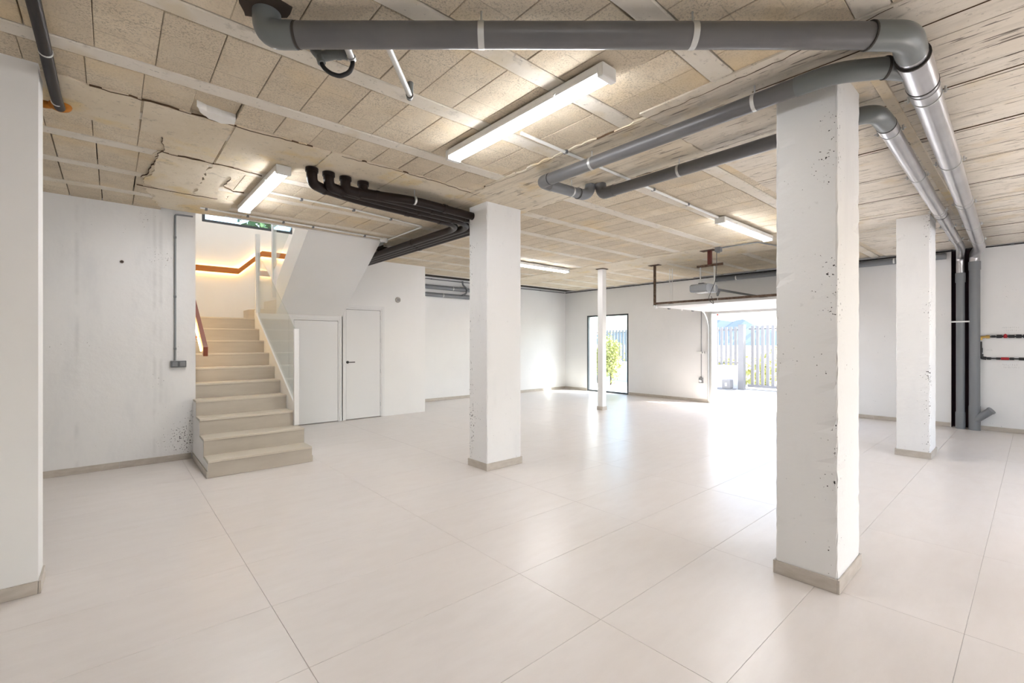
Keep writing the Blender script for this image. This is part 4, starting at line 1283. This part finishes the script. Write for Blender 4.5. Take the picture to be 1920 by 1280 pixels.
# wall control and socket left of the garage opening
conduit('thin grey conduit down the far wall to the garage controls', [(XF - 0.012, 5.42, 2.25), (XF - 0.012, 5.42, 0.60)], 0.008, 'greyplastic', 0.02)
wc = thing('wall_control', 'white control box on the far wall beside the garage opening', 'control', (XF, 5.42, 1.22))
MB().bbox(XF - 0.05, XF - 0.0005, 5.33, 5.53, 1.19, 1.245, 0.005).build('box', M['pwhite'], wc)
MB().bbox(XF - 0.055, XF - 0.0505, 5.36, 5.39, 1.205, 1.23, 0.002).build('button', M['greyplastic'], wc)
wc = thing('wall_socket', 'grey socket low on the far wall beside the garage opening', 'socket', (XF, 5.42, 0.53))
MB().bbox(XF - 0.05, XF - 0.0005, 5.37, 5.47, 0.47, 0.60, 0.006).build('box', M['greyplastic'], wc)
MB().tube([(XF - 0.0505, 5.42, 0.53), (XF - 0.075, 5.42, 0.52)], 0.03, 14).build('plug', M['pwhite'], wc, True)

# ================================================================== OUTSIDE
g = struct('ground_outside', MB().box(XF + 0.25, 20, -6, 22, -0.12, -0.02), M['paving'], 'sunlit pale paving outside')
struct('ground_far', MB().box(20, 900, -500, 900, -3.0, -1.0), M['soil'])
struct('ground_side', MB().box(-30, XF + 0.25, -40, YW - 0.2, -0.12, -0.02), M['paving'])
struct('ground_back', MB().box(-30, XF + 0.25, YF + 0.2, 40, -0.3, -0.1), M['soil'])
XG = 15.0
lw = thing('low_wall', 'low white rendered wall under the slatted fence', 'wall', (XG, 8, -0.02))
MB().bbox(XG - 0.02, XG + 0.18, 6.22, 12.5, -0.02, 0.70, 0.01).build('wall_body', M['render'], lw)
MB().bbox(XG - 0.04, XG + 0.20, 6.22, 12.5, 0.701, 0.735, 0.006).build('coping', M['render'], lw)
gp = thing('gate_post', 'grey post between fence and gate', 'post', (XG, 6.13, 0))
MB().bbox(XG - 0.08, XG + 0.10, 6.035, 6.205, -0.02, 2.02, 0.006).build('shaft', M['slat'], gp)
MB().bbox(XG - 0.09, XG + 0.11, 6.025, 6.215, 2.021, 2.035, 0.003).build('cap', M['slat'], gp)
fe = thing('fence', 'grey vertical slat fence above the low white wall', 'fence', (XG, 8, 0.74))
y = 6.30
while y < 12.4:
    MB().bbox(XG + 0.05, XG + 0.09, y, y + 0.078, 0.74, 1.97, 0.003).build('slat', M['slat'], fe)
    y += 0.148
MB().bbox(XG + 0.0905, XG + 0.12, 6.22, 12.4, 0.80, 0.84, 0.003).build('rail', M['slat'], fe)
MB().bbox(XG + 0.0905, XG + 0.12, 6.22, 12.4, 1.86, 1.90, 0.003).build('rail', M['slat'], fe)
gt = thing('sliding_gate', 'grey vertical slat gate outside the garage opening', 'gate', (XG + 0.2, 4, 0.1))
y = 5.93
while y > 1.0:
    MB().bbox(XG + 0.22, XG + 0.27, y - 0.085, y, 0.14, 2.0, 0.003).build('slat', M['slat'], gt)
    y -= 0.148
MB().bbox(XG + 0.20, XG + 0.29, 0.9, 6.02, 0.06, 0.14, 0.004).build('rail', M['slat'], gt)
MB().bbox(XG + 0.275, XG + 0.31, 0.9, 6.02, 1.88, 1.92, 0.003).build('rail', M['slat'], gt)
MB().box(XG + 0.19, XG + 0.30, 0.9, 6.2, -0.018, -0.005).build('floor_track', M['slat'], gt)
gm = thing('gate_motor', 'grey gate motor box beside the gate post', 'motor', (XG - 0.3, 6.45, 0))
MB().bbox(XG - 0.42, XG - 0.16, 6.31, 6.56, 0.02, 0.30, 0.02).build('housing', M['slat'], gm)
MB().bbox(XG - 0.45, XG - 0.14, 6.22, 6.80, -0.019, 0.018, 0.005).build('base', M['slat'], gm)
MB().bbox(XG - 0.425, XG - 0.4205, 6.40, 6.46, 0.10, 0.20, 0.001).build('badge', M['pwhite'], gm)
gw = thing('garden_wall', 'short white rendered wall outside, at the left of the tall window', 'wall', (11.4, 9.35, 0))
MB().bbox(XF + 0.26, 11.68, 9.25, 9.45, -0.02, 2.6, 0.01).build('wall_body', M['render'], gw)
MB().bbox(XF + 0.26, 11.70, 9.23, 9.47, 2.601, 2.64, 0.005).build('coping', M['render'], gw)

def shrub(name, label, c, rx, rz, n, size, mat, seed, cat='shrub', grp=None, stem=True, zb=None):
    rr = random.Random(seed)
    th = thing(name, label, cat, (c[0], c[1], zb if zb is not None else 0.0), grp)
    V, F = [], []
    for i in range(n):
        while True:
            q = Vector((rr.uniform(-1, 1), rr.uniform(-1, 1), rr.uniform(-1, 1)))
            if 0.25 < q.length < 1: break
        lump = 0.75 + 0.25 * math.sin(q.x * 5 + seed) * math.cos(q.z * 6 + q.y * 4)
        q = Vector((c[0] + q.x * rx * lump, c[1] + q.y * rx * lump, c[2] + q.z * rz * lump))
        u = Vector((rr.gauss(0, 1), rr.gauss(0, 1), rr.gauss(0, 1))).normalized()
        w = u.cross(Vector((rr.gauss(0, 1), rr.gauss(0, 1), rr.gauss(0, 1)))).normalized()
        s = size * rr.uniform(0.6, 1.3)
        k = len(V)
        V += [q - u * s, q + w * s * 0.45, q + u * s, q - w * s * 0.45]
        F.append((k, k + 1, k + 2, k + 3))
    MB().add(V, F).build('foliage', mat, th)
    if stem:
        MB().tube([(c[0], c[1], zb if zb is not None else 0.0), (c[0], c[1], c[2])], [0.03, 0.02], 8).build('stem', M['stem'], th)
    return th
shrub('shrub', 'yellow-green leafy shrub outside the tall window', (13.2, 9.82, 0.92), 0.48, 0.95, 2400, 0.05, M['leaf'], 1, zb=-0.02)
shrub('shrub', 'slim yellow-green shrub beside the short white garden wall', (13.4, 10.55, 0.85), 0.22, 0.85, 700, 0.05, M['leaf'], 2, zb=-0.02)
for k in range(7):
    yy = 3.4 + k * 1.45
    shrub('hedge_plant', ['yellow-green bush behind the gate, furthest right', 'yellow-green bush behind the gate, second from the right', 'yellow-green bush behind the gate post', 'yellow-green bush behind the fence beside the post',
          'yellow-green bush behind the fence in line with the garage jamb', 'yellow-green bush behind the fence seen through the tall window', 'yellow-green bush behind the fence, furthest left'][k],
          (17.2 + 0.3 * (k % 2), yy, 0.25), 0.85, 0.95 + 0.15 * (k % 3), 900, 0.09, M['leaf'], 20 + k, grp='bushes behind the fence', zb=-0.6)
shrub('tree', 'pale green tree outside the high stair window, left', (1.3, 14.5, 6.2), 1.3, 1.9, 1800, 0.16, M['leaf2'], 51, 'tree', 'trees behind the stair window', True, -0.1)
shrub('tree', 'pale green tree outside the high stair window, right', (3.6, 15.2, 6.1), 1.2, 1.9, 1800, 0.16, M['leaf2'], 52, 'tree', 'trees behind the stair window', True, -0.1)
# mountain ridge far away
rr = random.Random(5)
V, F = [], []
prof = [(-300, 3), (0, 5), (120, 8), (170, 11), (208, 16.5), (222.5, 21.5), (230, 24.8), (240, 30.2), (246, 31.8), (252, 30.7), (257.5, 29.2), (269, 31.3), (277, 32.4), (300, 31), (340, 27), (400, 20), (520, 12), (800, 5)]
for y, h in prof:
    V += [(600 + rr.uniform(-6, 6), y * 1.0, h), (500, y, -3.0), (720, y, -3.0)]
for i in range(len(prof) - 1):
    a = 3 * i
    F += [(a + 1, a + 4, a + 3, a), (a, a + 3, a + 5, a + 2)]
mo = tag(MB().add(V, F).build('mountain', M['mount']), 'distant blue mountain ridge beyond the gate', 'mountain')
